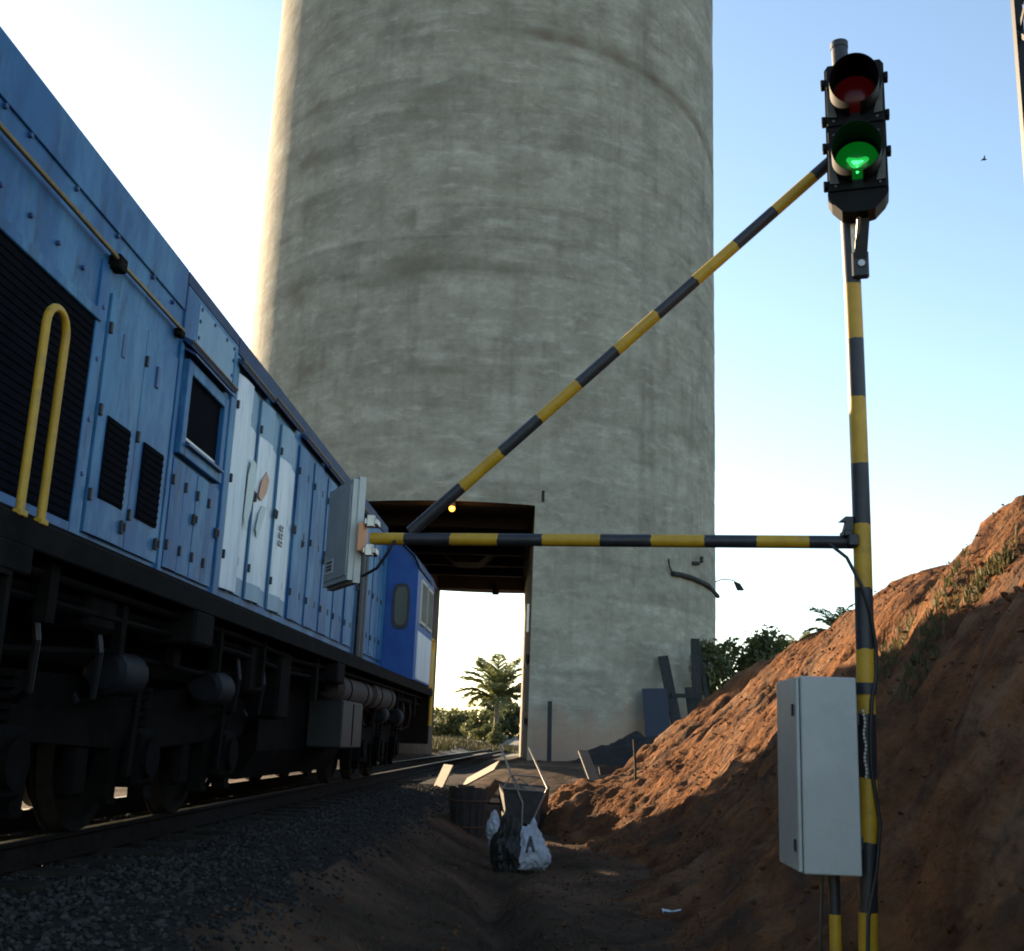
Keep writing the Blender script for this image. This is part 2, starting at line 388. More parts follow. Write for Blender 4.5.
# the excavated earth bank: heights surveyed at points (x, y, z)
CP = np.array([
 (3.99, 10, 2.84), (4.08, 9.7, 2.84), (3.89, 10.5, 2.72), (3.89, 11.2, 2.56), (4.54, 13.8, 2.8), (4.92, 15.5, 3.1), (5.14, 17, 3.26), (4.87, 18, 3.02), (4.56, 21, 2.72), (4.08, 22.5, 2.32), (3.36, 23.0, 1.78),
 (2.58, 23.2, 1.16), (1.75, 22.8, .52), (1.65, 21.5, .28), (-.07, 19.62, -.84), (.66, 18.75, -.72), (1.39, 17.89, -.43), (2.05, 17.1, -.02), (2.66, 16.38, .64), (3.11, 15.84, 1.12), (3.33, 15.57, 1.37),
 (3.6, 13.2, 1.67), (3.43, 11.3, 1.62), (3.26, 9.37, 1.68), (3.09, 7.85, 1.70), (3.02, 7.2, 1.68), (1.95, 8.8, .1), (1.41, 11, -.72), (.8, 8.3, -.9), (1.95, 6.5, -.2), (2.1, 5.5, -.02),
 (2.74, 8, .78), (2.5, 6.8, .72), (2.66, 8.8, .85), (2.75, 10, .85), (.17, 21, -.12), (.9, 21.2, .0), (.0, 20.5, -.35), (1.75, 4.6, -.1),
 (3.5, 7.2, 2.2), (3.5, 6, 2.2), (3.4, 4, 2.0), (2.3, 3, .2), (1.2, 5.5, -.75), (.6, 5, -.95), (.9, 6.5, -.9), (1.5, 6.3, -.62), (.4, 11, -1.0), (.3, 13.5, -1.0), (1.1, 14, -.9),
 (.2, 16.5, -1.0), (-.55, 19.4, -1.05), (-.6, 21, -.95), (.2, 22.4, -.5), (.9, 23, -.3), (1.3, 24.5, -.3), (2.2, 25.5, -.2), (3.0, 25, .6),
 (3.8, 26.5, .4), (4.5, 27.5, .0), (2.5, 27.5, -.6), (6, 28, -.2), (9, 28, -.3), (1.3, 2, -.9), (.5, 1.5, -1.1), (3.2, 2, 1.2),
 (5.5, 10, 2.9), (5.5, 6, 2.6), (6, 14, 3.0), (6.2, 18, 3.0), (5.6, 22, 2.3), (7, 20, 2.6), (9, 14, 3.0), (9, 8, 3.0), (9, 20, 2.4), (5, 3, 2.4), (9, 3, 2.8),
 (12, 6, 2.6), (12, 16, 2.6), (14, 10, .5), (14, 20, 0), (14, 3, 0.2), (12, 26, -.2), (5, 0, 1.5), (9, 0, 1.5), (2, 0, -.8), (14, 0, -.6), (9, -2, -.9), (4, -2, -.9),
 (1.5, 10, -.55), (2.0, 12, -.1), (2.2, 13.2, .1), (2.7, 12, .7), (1.6, 15, -.6), (2.6, 15, .5), (2.5, 19, .75), (3.4, 19, 1.6), (4.2, 17.2, 2.4), (2.5, 21, .85), (3.5, 21, 1.75)], float)
def tps(r): return np.where(r > 0, r ** 2 * np.log(r + 1e-9), 0)
def rbf_fit(P, z, lam=.02):
    n = len(P); d = np.linalg.norm(P[:, None] - P[None], axis=2); A = tps(d) + lam * np.eye(n)
    Q = np.c_[np.ones(n), P]; Mx = np.block([[A, Q], [Q.T, np.zeros((3, 3))]])
    return np.linalg.solve(Mx, np.r_[z, 0, 0, 0])
Wt = rbf_fit(CP[:, :2], CP[:, 2])
bxs = np.r_[np.arange(-.9, 5.2, .06), np.arange(5.2, 14.2, .3)]; bys = np.r_[np.arange(-2, 3.6, .3), np.arange(3.6, 24, .065), np.arange(24, 28.5, .25)]
GX, GY = np.meshgrid(bxs, bys)
PP = np.c_[GX.ravel(), GY.ravel()]
ZB = np.zeros(len(PP))
for i0 in range(0, len(PP), 8000):
    q = PP[i0:i0 + 8000]; ZB[i0:i0 + 8000] = tps(np.linalg.norm(q[:, None] - CP[None, :, :2], axis=2)) @ Wt[:-3] + Wt[-3] + q @ Wt[-2:]
ZB = ZB.reshape(GX.shape)
gyz, gxz = np.gradient(ZB, bys, bxs)
slope = np.clip(np.hypot(gxz, gyz), 0, 1.6)
for j in range(len(bys)):
    for i in range(len(bxs)):
        x, y = GX[j, i], GY[j, i]; s = slope[j, i]
        toe = smooth01((y - 16) / 2) * smooth01((2.6 - x) / 1.0)
        a = .13 * fbm(x * .9, y * .9, 2, 4) + toe * (.16 * abs(nz(x * 2.4, y * 1.5, 6)) + .07 * nz(x * 6, y * 5, 2))   # lumps, heaped at the toe
        msk = smooth01(.5 + 1.3 * nz(x * .5, y * .35, 12)); led = .07 * (abs(((x * .5 - y * .13 + .35 * nz(x * .6, y * .6, 4)) * 2.4) % 1 - .5) - .25)
        wob = .35 * nz(x * .8, y * .8, 7)
        # rills run down the slope (along x), carved across y
        rill = abs(nz(x * .35 + 3, (y + wob) * 2.1, 1.5)) ; rill2 = abs(nz(x * .7 + 9, (y + wob * .6) * 4.6, 4.5))
        c = .055 * nz(x * 4.5, y * 4.5, 8) + .035 * nz(x * 10, y * 10, 3) + .05 * max(0, nz(x * 7, y * 7, 13) - .25)
        ZB[j, i] += (a + c * 1.3 + led * min(1, s)) * (.35 + .65 * min(1, s)) - (.42 * max(0, .25 - rill) * (.4 + .6 * msk) + .30 * max(0, .22 - rill2) * msk) * 1.6 * min(1, s)
        ed = min(x + .9, 14.2 - x, y + 2, 28.5 - y)
        if ed < .5: ZB[j, i] -= .5 * (1 - ed / .5)
def build_bank():
    vs = np.c_[GX.ravel(), GY.ravel(), ZB.ravel()]; nx = len(bxs); ny = len(bys)
    idx = np.arange(nx * ny).reshape(ny, nx)
    fs = np.stack([idx[:-1, :-1], idx[:-1, 1:], idx[1:, 1:], idx[1:, :-1]], -1).reshape(-1, 4)
    me = bpy.data.meshes.new('earth_bank'); me.from_pydata(vs.tolist(), [], fs.tolist()); me.materials.append(M['red_soil'])
    me.polygons.foreach_set('use_smooth', [True] * len(fs)); me.update()
    return struct(link('earth_bank', me))
build_bank()
def bank_z(x, y):
    i = int(np.clip(np.searchsorted(bxs, x), 0, len(bxs) - 1)); j = int(np.clip(np.searchsorted(bys, y), 0, len(bys) - 1))
    return ZB[j, i]
def top_z(x, y):
    z = ground_z(x, y)
    if -.9 < x < 14 and -2 < y < 28: z = max(z, bank_z(x, y))
    return z

# loose stones -----------------------------------------------------------
phi = (1 + 5 ** .5) / 2
ICO = np.array([(-1, phi, 0), (1, phi, 0), (-1, -phi, 0), (1, -phi, 0), (0, -1, phi), (0, 1, phi), (0, -1, -phi), (0, 1, -phi), (phi, 0, -1), (phi, 0, 1), (-phi, 0, -1), (-phi, 0, 1)]) / 1.9
ICF = np.array([(0, 11, 5), (0, 5, 1), (0, 1, 7), (0, 7, 10), (0, 10, 11), (1, 5, 9), (5, 11, 4), (11, 10, 2), (10, 7, 6), (7, 1, 8), (3, 9, 4), (3, 4, 2), (3, 2, 6), (3, 6, 8), (3, 8, 9), (4, 9, 5), (2, 4, 11), (6, 2, 10), (8, 6, 7), (9, 8, 1)])
def stones(name, pos, size, material, label, cat):
    n = len(pos)
    v = ICO[None] * (1 + rng.uniform(-.35, .35, (n, 12, 1)))
    v = v * rng.uniform(.6, 1.25, (n, 1, 3))
    a = rng.uniform(0, 6.28, n); b = rng.uniform(0, 6.28, n)
    ca, sa, cb, sb = np.cos(a), np.sin(a), np.cos(b), np.sin(b)
    x, y, z = v[..., 0], v[..., 1], v[..., 2]
    x, y = x * ca[:, None] - y * sa[:, None], x * sa[:, None] + y * ca[:, None]
    y, z = y * cb[:, None] - z * sb[:, None], y * sb[:, None] + z * cb[:, None]
    v = np.stack([x, y, z * .8], -1) * size[:, None, None] + pos[:, None]
    f = (ICF[None] + (np.arange(n) * 12)[:, None, None]).reshape(-1, 3)
    me = bpy.data.meshes.new(name); me.from_pydata(v.reshape(-1, 3).tolist(), [], f.tolist()); me.materials.append(M[material]); me.update()
    o = link(name, me); o['kind'] = 'stuff'; o['label'] = label; o['category'] = cat; return o
pos = []; sz = []
while len(pos) < 24000:
    y = 4 + 18 * random.random() ** 1.5; x = random.uniform(-5.4, -1.15)
    if x > -2.1 and random.random() < (x + 2.1) / .6: continue
    s = random.uniform(.010, .025)
    if -4.9 < x < -2.6: s *= .9
    pos.append((x, y, ground_z(x, y) + s * .3)); sz.append(s)
stones('ballast_stones', np.array(pos), np.array(sz), 'stone', 'loose grey ballast stones along the track shoulder', 'gravel')
pos = []; sz = []
while len(pos) < 11000:
    y = 3.6 + 17 * random.random(); x = random.uniform(-1.6, 5.0)
    s = .005 + .024 * random.random() ** 8
    pos.append((x, y, top_z(x, y) + s * .2)); sz.append(s)
stones('soil_clods', np.array(pos), np.array(sz), 'clod', 'loose reddish clods scattered over the earth bank and path', 'soil')

# ------------------------------------------------------------------ railway track
track = thing('railway_track', 'single railway track on dark ballast under the blue locomotive', 'track', (TRK, 5, -.26)); track['kind'] = 'structure'
del track['category']
prof = [(-.065, -.16), (.065, -.16), (.065, -.148), (.012, -.125), (.01, -.045), (.036, -.03), (.036, -.004), (.03, 0), (-.03, 0), (-.036, -.004), (-.036, -.03), (-.01, -.045), (-.012, -.125), (-.065, -.148)]
for xr in (TRK + .535, TRK - .535):
    b = MB(); b.prism([(xr + p[0], p[1]) for p in prof], 'y', -20, 220)
    b.mi = [1 if k in (2 + 6, 2 + 7, 2 + 8) else 0 for k in range(len(b.f))]
    b.build('rail', ['steel_rail', 'rail_head'], track)
sl = MB(); sl.box((-1.02, -.11, -.13), (1.02, .11, 0), bev=.015); slm = sl.mesh('sleeper', 'sleeper')
y = 2.0; k = 0
while y < 60:
    o = link('sleeper', slm, track, loc=(random.uniform(-.04, .04), y - 5, .26 - .165 + random.uniform(-.008, .004)))
    o.rotation_euler.z = random.uniform(-.02, .02); y += .62

# ------------------------------------------------------------------ tower
TX, TY, TR, TH = -3.42, 45.0, 9.71, 44.0
tower = thing('silo_tower', 'huge round concrete silo tower with rectangular rail passage through its base', 'tower', (TX, TY, 0))
def build_wall():
    t_r = math.asin((-.80 - TX) / TR); t_l = math.asin((-6.8 - TX) / TR)
    f_r = math.pi - math.asin((-1.60 - TX) / TR); f_l = math.pi - math.asin((-5.75 - TX) / TR)
    br = sorted([-1.65, t_l, t_r, 1.65, f_r, f_l, 2 * math.pi - 1.65])
    st = []
    for a, b in zip(br[:-1], br[1:]):
        fine = b <= 1.66
        n = max(1, int(math.ceil((b - a) * TR / (.14 if fine else .6))))
        st += list(np.linspace(a, b, n, endpoint=False))
    zb = [-1.5, 7.70, 8.18, TH]; zs = []
    for a, b in zip(zb[:-1], zb[1:]):
        n = max(1, int(math.ceil((b - a) / .17))); zs += list(np.linspace(a, b, n, endpoint=False))
    zs.append(TH)
    nt_, nz_ = len(st), len(zs)
    LIFT = 1.22
    lifts = [random.uniform(-.008, .008) for _ in range(60)]; ltone = [random.uniform(.90, 1.04) for _ in range(60)]
    SK = [(random.uniform(-1.3, 1.3), -2 + LIFT * random.randint(8, 26) + random.uniform(-.1, .1), random.uniform(.6, 3.2), random.uniform(.05, .16), random.uniform(.25, .6)) for _ in range(110)]
    vs = []; uvs = []; tone = []; stain = []; splash = []
    # stains: (angle, z, half width, half height, strength)
    ST = []
    for t_, zc in ((-.64, 26.4), (-.68, 23.6), (-.665, 19.6), (-.69, 16.1), (-.665, 13.2), (-.70, 21.6)): ST.append((t_, zc, .75, .8, .6))
    for q in ((-.164, 16.6, 1.3, .7, .7), (-.06, 17.4, .8, .5, .5), (.087, 16.5, 1.0, .4, .4), (-.31, 16.0, 1.0, .3, .45), (-.07, 12.6, 1.5, .5, .45), (.18, 19.8, 1.0, .5, .35), (-.125, 22.8, 1.4, .6, .4), (.23, 26.2, 1.6, .35, .45), (.085, 25.6, 1.2, .4, .4), (-.4, 10.2, 1.2, .4, .35), (.35, 11.5, .8, .8, .3)): ST.append(q)
    for z in zs:
        k = int((z + 2) / LIFT); fr = (z + 2) / LIFT - k
        for t in st:
            u = t * TR
            r = TR + lifts[k] + .012 * nz(u * .4, z * .5, 1) + .006 * nz(u * 1.7, z * 2.3, 2)
            j = math.exp(-((min(fr, 1 - fr)) * LIFT / .07) ** 2)
            r -= .010 * j
            # vertical shutter joints
            sj = 0
            for jt, js in ((.468, .8), (.17, .3), (-.95, .4)):
                sj = max(sj, js * math.exp(-((u - jt * TR) / .05) ** 2))
            if .685 < t < .765: sj = max(sj, .38 + .35 * nz(u * 2, z * .4, 5))
            vs.append((TX + r * math.sin(t), TY - r * math.cos(t), z)); uvs.append((u, z))
            pn = int((u + 40) / 2.4); tn = ltone[k] * (1 + .16 * nz(pn * 3.7 + .5, k * 5.3 + .5, 2.5)) * (1 - .20 * j * max(0, .55 + nz(u * .8, k * 3.3, 8))) * (1 - .28 * sj)
            tone.append(max(.3, min(1.0, tn * .96)))
            s = 0
            for (a, zc, wu, hz, stg) in ST:
                du = (t - a) * TR / wu; dz = (z - zc) / hz
                dd = du * du + dz * dz
                if dd < 6: s = max(s, .75 * stg * math.exp(-dd * .9) * (1 + .9 * fbm(u * 1.2, z * 1.4, 11, 4)))
            for (a, z0_, L_, w_, g_) in SK:
                if z < z0_ and z > z0_ - L_ and abs((t - a) * TR) < .5:
                    s = max(s, g_ * (1 - (z0_ - z) / L_) * math.exp(-(((t - a) * TR + .05 * nz(z * 1.5, a * 9, 1)) / w_) ** 2) * (.8 + .5 * nz(u * 5, z * 2, 4)))
            # the slanted crack near the top
            zc = 25.55 - .42 * max(0, t - .25) ** 2 * 2.9 + .06 * nz(u * 1.3, 0, 6)
            dz = (z - zc) / (.14 if z < zc else .5)
            if t > .1: s = max(s, .9 * smooth01((t - .1) / .15) * math.exp(-dz * dz) * (.75 + .5 * nz(u * 1.5, z, 3)))
            stain.append(max(0, min(.9, s)))
            sp = smooth01((2.3 + .9 * nz(u * .5, 0, 1) + .5 * nz(u * 2, z * 2, 2) - z) / 1.6)
            splash.append(sp * .8)
    fs = []
    for j in range(nz_ - 1):
        for i in range(nt_):
            i2 = (i + 1) % nt_; tc = (st[i] + (st[i2] if i2 else br[-1])) / 2; zc = (zs[j] + zs[j + 1]) / 2
            if t_l < tc < t_r and zc < 8.18: continue
            if f_r < tc < f_l and zc < 7.70: continue
            fs.append((j * nt_ + i, j * nt_ + i2, (j + 1) * nt_ + i2, (j + 1) * nt_ + i))
    o = len(vs)
    vs.append((TX, TY, TH + 1.2)); uvs.append((0, 0)); tone.append(.9); stain.append(0); splash.append(0)
    top = (nz_ - 1) * nt_
    fs += [(top + i, top + (i + 1) % nt_, o) for i in range(nt_)]
    me = bpy.data.meshes.new('wall'); me.from_pydata(vs, [], fs); me.materials.append(M['concrete'])
    ul = me.uv_layers.new(name='wall')
    li = np.zeros(len(me.loops), dtype=np.int64); me.loops.foreach_get('vertex_index', li)
    ul.data.foreach_set('uv', np.array(uvs)[li].ravel())
    a = me.attributes.new('tone', 'FLOAT_COLOR', 'POINT'); tv = np.array(tone); a.data.foreach_set('color', np.c_[tv, tv, tv, np.ones(len(tv))].ravel())
    for nm, arr in (('stain', stain), ('splash', splash)):
        a = me.attributes.new(nm, 'FLOAT', 'POINT'); a.data.foreach_set('value', np.array(arr, dtype=np.float32))
    me.polygons.foreach_set('use_smooth', [True] * len(fs)); me.update()
    return link('wall', me, tower)
build_wall()
# passage through the base
yn = 35.75; yf = 54.35
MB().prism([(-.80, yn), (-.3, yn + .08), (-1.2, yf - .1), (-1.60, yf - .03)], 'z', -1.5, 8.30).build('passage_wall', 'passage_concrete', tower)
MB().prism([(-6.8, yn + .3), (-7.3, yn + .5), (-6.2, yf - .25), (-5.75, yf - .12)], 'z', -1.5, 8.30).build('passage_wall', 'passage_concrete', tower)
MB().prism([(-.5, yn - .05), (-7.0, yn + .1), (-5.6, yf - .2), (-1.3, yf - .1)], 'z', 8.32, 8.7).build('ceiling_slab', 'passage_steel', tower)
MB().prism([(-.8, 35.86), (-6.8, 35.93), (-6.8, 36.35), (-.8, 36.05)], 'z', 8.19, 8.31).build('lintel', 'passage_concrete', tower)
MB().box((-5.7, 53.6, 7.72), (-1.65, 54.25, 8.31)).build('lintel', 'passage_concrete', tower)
for yy in (38.5, 41.5, 44.5, 47.5, 50.5):
    MB().box((-6.6, yy, 7.95), (-1.0 - (yy - 36) * .04, yy + .28, 8.31)).build('ceiling_beam', 'passage_steel', tower)
hp = MB(); hp.prism([(-5.0, 8.33), (-2.6, 8.33), (-3.3, 7.75), (-4.3, 7.75)], 'y', 45.4, 47.0); hp.build('loading_chute', 'passage_steel', tower)
for zz in (1.2, 3.2): MB().box((-.93, 36.0, zz), (-.86, 40, zz + .18)).build('fender', 'passage_steel', tower)
MB().box((-.96, 36.1, 4.1), (-.89, 36.22, 5.0)).build('pale_jamb_strip', 'galvanised', tower)  # narrow pale strip along the right jamb

# fittings on and about the tower
cd = MB(); cp = [(3.82, 38.42, 7.0), (3.9, 38.42, 6.75), (4.1, 38.52, 6.52), (4.55, 38.8, 6.55), (5.0, 39.55, 6.55), (5.6, 41.0, 6.5), (6.25, 43.4, 6.4)]
def snap(p, off): 
    a = math.atan2(p[0] - TX, TY - p[1]); return (TX + (TR + off) * math.sin(a), TY - (TR + off) * math.cos(a), p[2])
cp = [snap(p, .09) for p in cp]; cd.tube(cp[:3], .03, 6); cd.tube(cp[2:], .085, 8)
tag(cd.build('power_conduit', 'timber_grey', smooth=True), 'dark sagging cable conduit fixed across the right side of the tower', 'conduit')
lamp = thing('floodlight', 'small floodlight on a thin arm sticking out from tower right edge', 'floodlight', (6.2, 43.4, 6.9))
MB().tube([snap((6.1, 43, 6.9), 0), (6.35, 43.0, 7.02), (6.75, 43, 7.0), (6.92, 43, 6.9)], .022, 6).build('arm', 'timber_grey', lamp)
hd = MB(); hd.prism([(6.82, 6.93), (7.02, 6.86), (7.18, 6.62), (6.95, 6.62)], 'y', 42.85, 43.15); hd.build('lamp_housing', 'timber_grey', lamp)
p = snap((4.87, 40, 7.17), .14)
fx = thing('wall_lamp', 'tiny pale wall lamp above the conduit on the tower', 'lamp', p)
MB().box((p[0] - .22, p[1] - .1, p[2] - .12), (p[0] + .1, p[1] + .12, p[2] + .0), bev=.03).build('lamp_housing', 'grey_box', fx)
MB().box((p[0] + .1, p[1] - .06, p[2] - .02), (p[0] + .22, p[1] + .14, p[2] + .2), bev=.02).build('bracket', 'grey_box', fx)
al = thing('amber_lamp', 'glowing amber lamp just under the passage lintel of tower', 'lamp', (-3.5, 35.45, 7.9))
MB().tube([(-3.5, 35.45, 7.86), (-3.5, 35.45, 7.92), (-3.5, 35.45, 8.0), (-3.5, 35.45, 8.03)], [.05, .10, .10, .05], 10).build('bulb', 'amber_glow', al, True)
MB().box((-3.6, 35.38, 8.03), (-3.4, 35.75, 8.16)).build('lamp_bracket', 'passage_steel', al)
pl_ = bpy.data.lights.new('amber_light', 'POINT'); pl_.energy = 4; pl_.color = (1, .5, .15); pl_.shadow_soft_size = .1
plo = bpy.data.objects.new('amber_light', pl_); C.objects.link(plo); plo.parent = al; plo.location = (0, -.18, .02)
fl = thing('hanging_lamp', 'dark lamp box hanging under the far lintel of passage', 'lamp', (-2.97, 53.3, 7.5))
MB().box((-3.12, 53.25, 7.46), (-2.8, 53.55, 7.68), bev=.03).build('lamp_housing', 'rust_brown', fl)
MB().box((-2.99, 53.38, 7.68), (-2.93, 53.44, 7.96)).build('stem', 'rust_brown', fl)

# ------------------------------------------------------------------ locomotive
loco = thing('locomotive', 'long blue diesel locomotive with white logo doors, cab at far end', 'locomotive', (TRK, 12.3, 0))
HX = -2.96; LX = 2 * TRK - HX                  # near and far hood sides
WX = -2.40; LWX = 2 * TRK - WX                 # near and far walkway edges
Y0, Y1 = 2.3, 19.0
def part(name, b, mats, parent=loco, smooth=False): return b.build(name, mats, parent, smooth)
# hood core (sides sit 12 mm behind the doors)
def hood_prof(zt): 
    x0, x1 = HX - .012, LX + .012
    return [(x0, 1.63), (x1, 1.63), (x1, zt - .02), (x1 + .10, zt + .06), (x1 + .5, zt + .13), (x0 - .5, zt + .13), (x0 - .10, zt + .06), (x0, zt - .02)]
hood = MB(); hood.prism(hood_prof(4.195), 'y', Y0, 8.04); part('hood', hood, 'blue')
hood = MB(); hood.prism(hood_prof(4.195), 'y', 8.043, 9.50); part('hood', hood, 'blue')
hood = MB(); hood.prism(hood_prof(4.195), 'y', 9.503, Y1); part('hood', hood, 'blue')
# roof cowls: slightly proud upper strip on the near and far side
for s, X in ((1, HX), (-1, LX)):
    for a, b_, zl, zh in ((Y0 + .01, 8.03, 3.86, 4.193), (8.055, 9.49, 4.09, 4.193), (9.51, 18.9, 4.03, 4.193)):
        q = MB(); q.box((X - .03 * s, a, zl), (X + .004 * s, b_, zh), bev=.004); part('roof_cowl', q, 'blue' if a < 5 else 'blue_roof')
q = MB(); q.box((HX - .02, 8.06, 3.66), (HX + .006, 9.48, 4.085), bev=.006); part('panel', q, 'blue')
q = MB(); q.box((HX - .02, 8.35, 3.70), (HX + .012, 9.36, 4.04), bev=.004); part('inspection_plate', q, 'pale_blue_paint')
boltm = MB(); boltm.tube([(-.01, 0, 0), (.008, 0, 0), (.012, 0, 0)], [.017, .017, .010], 8); boltm = boltm.mesh('bolt', 'blue_dark')
def bolt(y, z, x=HX, parent=loco): link('bolt', boltm, parent, loc=Vector((x, y, z)) - parent.location)
for y, z in ((5.13, 3.835), (5.42, 3.835), (6.03, 3.835), (6.68, 3.835), (7.35, 3.835), (7.78, 3.82), (4.6, 3.835)): bolt(y, z)
for y in (5.2, 5.55, 5.9, 6.25): bolt(y, 3.42)
for z in (2.2, 2.55, 2.95, 3.3): bolt(6.59, z)
for z in (2.0, 2.5, 2.8, 3.2, 3.5): bolt(9.44, z)
for y in (8.4, 8.75, 9.1, 9.33): bolt(y, 4.01, HX + .012)
for z in (3.76, 3.9): bolt(8.38, z, HX + .012); bolt(9.33, z, HX + .012)
# radiator grille section
q = MB(); q.box((HX - .03, 3.1, 3.185), (HX + .018, 6.56, 3.26), bev=.006); part('grille_hood', q, 'blue')
gr = part('radiator_grille', MB().box((HX - .02, 3.2, 1.885), (HX - .004, 6.505, 3.18)), 'grille')
slm2 = MB().box((0, 0, 0), (.005, 3.28, .034)).mesh('grille_slat', 'grille')
for k in range(26):
    link('grille_slat', slm2, gr, loc=(HX - .002, 3.21, 1.90 + k * .049))
    gr.children[-1].matrix_parent_inverse = inv_of(gr)
q = MB(); q.box((HX - .02, 6.51, 1.64), (HX + .004, 6.66, 3.6), bev=.004); part('frame_strip', q, 'blue')
q = MB(); q.box((HX - .02, 3.0, 1.64), (HX + .003, 6.505, 1.88), bev=.004); part('lower_panel', q, 'blue')
# yellow gutter pipe
q = MB(); q.tube([(HX + .035, 2.4, 3.68), (HX + .035, 6.55, 3.665), (HX + .06, 6.66, 3.63), (HX + .03, 6.8, 3.66), (HX + .03, 7.98, 3.665)], .016, 8); part('gutter_pipe', q, 'brass', smooth=True)
q = MB(); q.box((HX - .01, 6.60, 3.58), (HX + .075, 6.72, 3.68), bev=.01); part('pipe_bracket', q, 'underframe')
q = MB(); q.box((HX - .01, 7.88, 3.60), (HX + .05, 7.98, 3.66), bev=.01); part('pipe_bracket', q, 'underframe')
for a, b_, z in ((8.10, 9.34, 3.60), (9.46, 10.62, 3.91), (10.72, 11.94, 3.95), (12.16, 13.42, 3.94), (13.5, 14.6, 3.93), (14.7, 15.8, 3.93), (15.9, 17.1, 3.93)):
    q = MB(); q.prism([(HX - .01, z + .04), (HX + .06, z - .01), (HX + .075, z + .02), (HX + .07, z + .035), (HX - .01, z + .075)], 'y', a, b_, 0)
    g = part('door_gutter', q, 'blue_roof')
    MB().tube([(HX + .075, a, z + .03), (HX + .075, b_, z + .03)], .011, 6).build('lip', 'brass', g)
# doors
hm = MB().box((-.012, -.014, -.04), (.016, .014, .04), bev=.006).mesh('hinge', 'black')
lm = MB(); lm.box((-.01, -.018, -.045), (.02, .018, .045), bev=.006); lm.box((.02, -.008, -.03), (.036, .008, .03), bev=.003); lm = lm.mesh('latch', 'black')
def sub(name, me, parent, loc):
    o = link(name, me); o.parent = parent; o.matrix_parent_inverse = inv_of(parent); o.location = loc; return o
def door(y, wd, z0, z1, mats, tilt, bands=None, hinges=(.15, .5, .85), latch=None):
    # a slightly dished sheet-metal door hinged on the side nearer the camera
    b = MB(); nw = 6
    zz = [z0] + ([q for q in (bands or [])] ) + [z1]
    bow = random.uniform(.004, .012)
    def xo(u): return math.sin(u * math.pi) * bow
    th = .02
    for k in range(len(zz) - 1):
        mi = k if bands else 0
        for i in range(nw):
            u0, u1 = i / nw, (i + 1) / nw
            b.add([(xo(u0), u0 * wd, zz[k]), (xo(u1), u1 * wd, zz[k]), (xo(u1), u1 * wd, zz[k + 1]), (xo(u0), u0 * wd, zz[k + 1])], [(0, 1, 2, 3)], mi)
    b.add([(0, 0, z0), (0, 0, z1), (-th, 0, z1), (-th, 0, z0), (0, wd, z0), (0, wd, z1), (-th, wd, z1), (-th, wd, z0)],
          [(0, 1, 2, 3), (4, 7, 6, 5), (0, 3, 7, 4), (1, 5, 6, 2), (2, 6, 7, 3)], 0)
    me = b.mesh('door', mats)
    o = bpy.data.objects.new('door', me); C.objects.link(o); o.parent = loco; o.location = Vector((HX + .012, y, 0)) - loco.location
    o.rotation_euler.z = -tilt if tilt > 0 else -tilt
    for hfrac in hinges: sub('hinge', hm, o, Vector((HX + .02, y + .012, z0 + (z1 - z0) * hfrac)))
    if latch: sub('latch', lm, o, Vector((HX + .026, y + wd * .85, z0 + (z1 - z0) * latch)))
    return o
for k in range(2):                                   # pair of vented doors
    y = 6.69 + k * .66
    d = door(y, .64, 1.86, 3.44, ['blue'], .006 * (-1) ** k, latch=.08)
    v = MB().box((HX + .016, y + .13, 2.10), (HX + .028, y + .52, 2.645)).build('vent', 'grille', d)
    for j in range(11): MB().box((HX + .028, y + .14, 2.115 + j * .049), (HX + .036, y + .51, 2.135 + j * .049)).build('vent_slat', 'grille', d)
    q = MB(); q.box((HX + .014, y + .22, 3.08), (HX + .03, y + .27, 3.24), bev=.004); q.build('door_handle', 'blue_dark', d)
q = MB(); q.box((HX - .02, 8.03, 1.64), (HX + .012, 8.10, 3.6), bev=.004); part('frame_strip', q, 'blue')
# shuttered window in a raised frame
q = MB()
for a, b_ in (((8.14, 2.74), (8.24, 3.50)), ((9.12, 2.74), (9.22, 3.50)), ((8.24, 3.40), (9.12, 3.50)), ((8.24, 2.74), (9.12, 2.84))):
    q.box((HX - .01, a[0], a[1]), (HX + .05, b_[0], b_[1]), bev=.006)
wf = part('window', q, 'blue')
MB().box((HX - .008, 8.24, 2.84), (HX + .008, 9.12, 3.40)).build('pane', 'grille', wf)
MB().plank((HX + .045, 8.22, 2.83), (HX + .045, 9.14, 2.83), (1, 0, 0), .09, .02).build('sill', 'blue_dark', wf)
MB().plank((HX + .012, 8.3, 2.9), (HX + .012, 9.1, 2.9), (0, 0, 1), .02, .014).build('slide_rail', 'galvanised', wf)
q = MB(); q.prism([(HX - .01, 3.58), (HX + .10, 3.52), (HX + .10, 3.535), (HX - .01, 3.60)], 'y', 8.12, 9.26); part('window_drip', q, 'blue_dark')
for k in range(4): door(8.13 + k * .3, .285, 1.86, 2.70, ['blue'], .01 * (-1) ** k, hinges=(.2, .8), latch=.55 if k % 2 else None)
q = MB(); q.box((HX - .02, 9.38, 1.64), (HX + .02, 9.52, 4.0), bev=.006); part('frame_strip', q, 'blue')
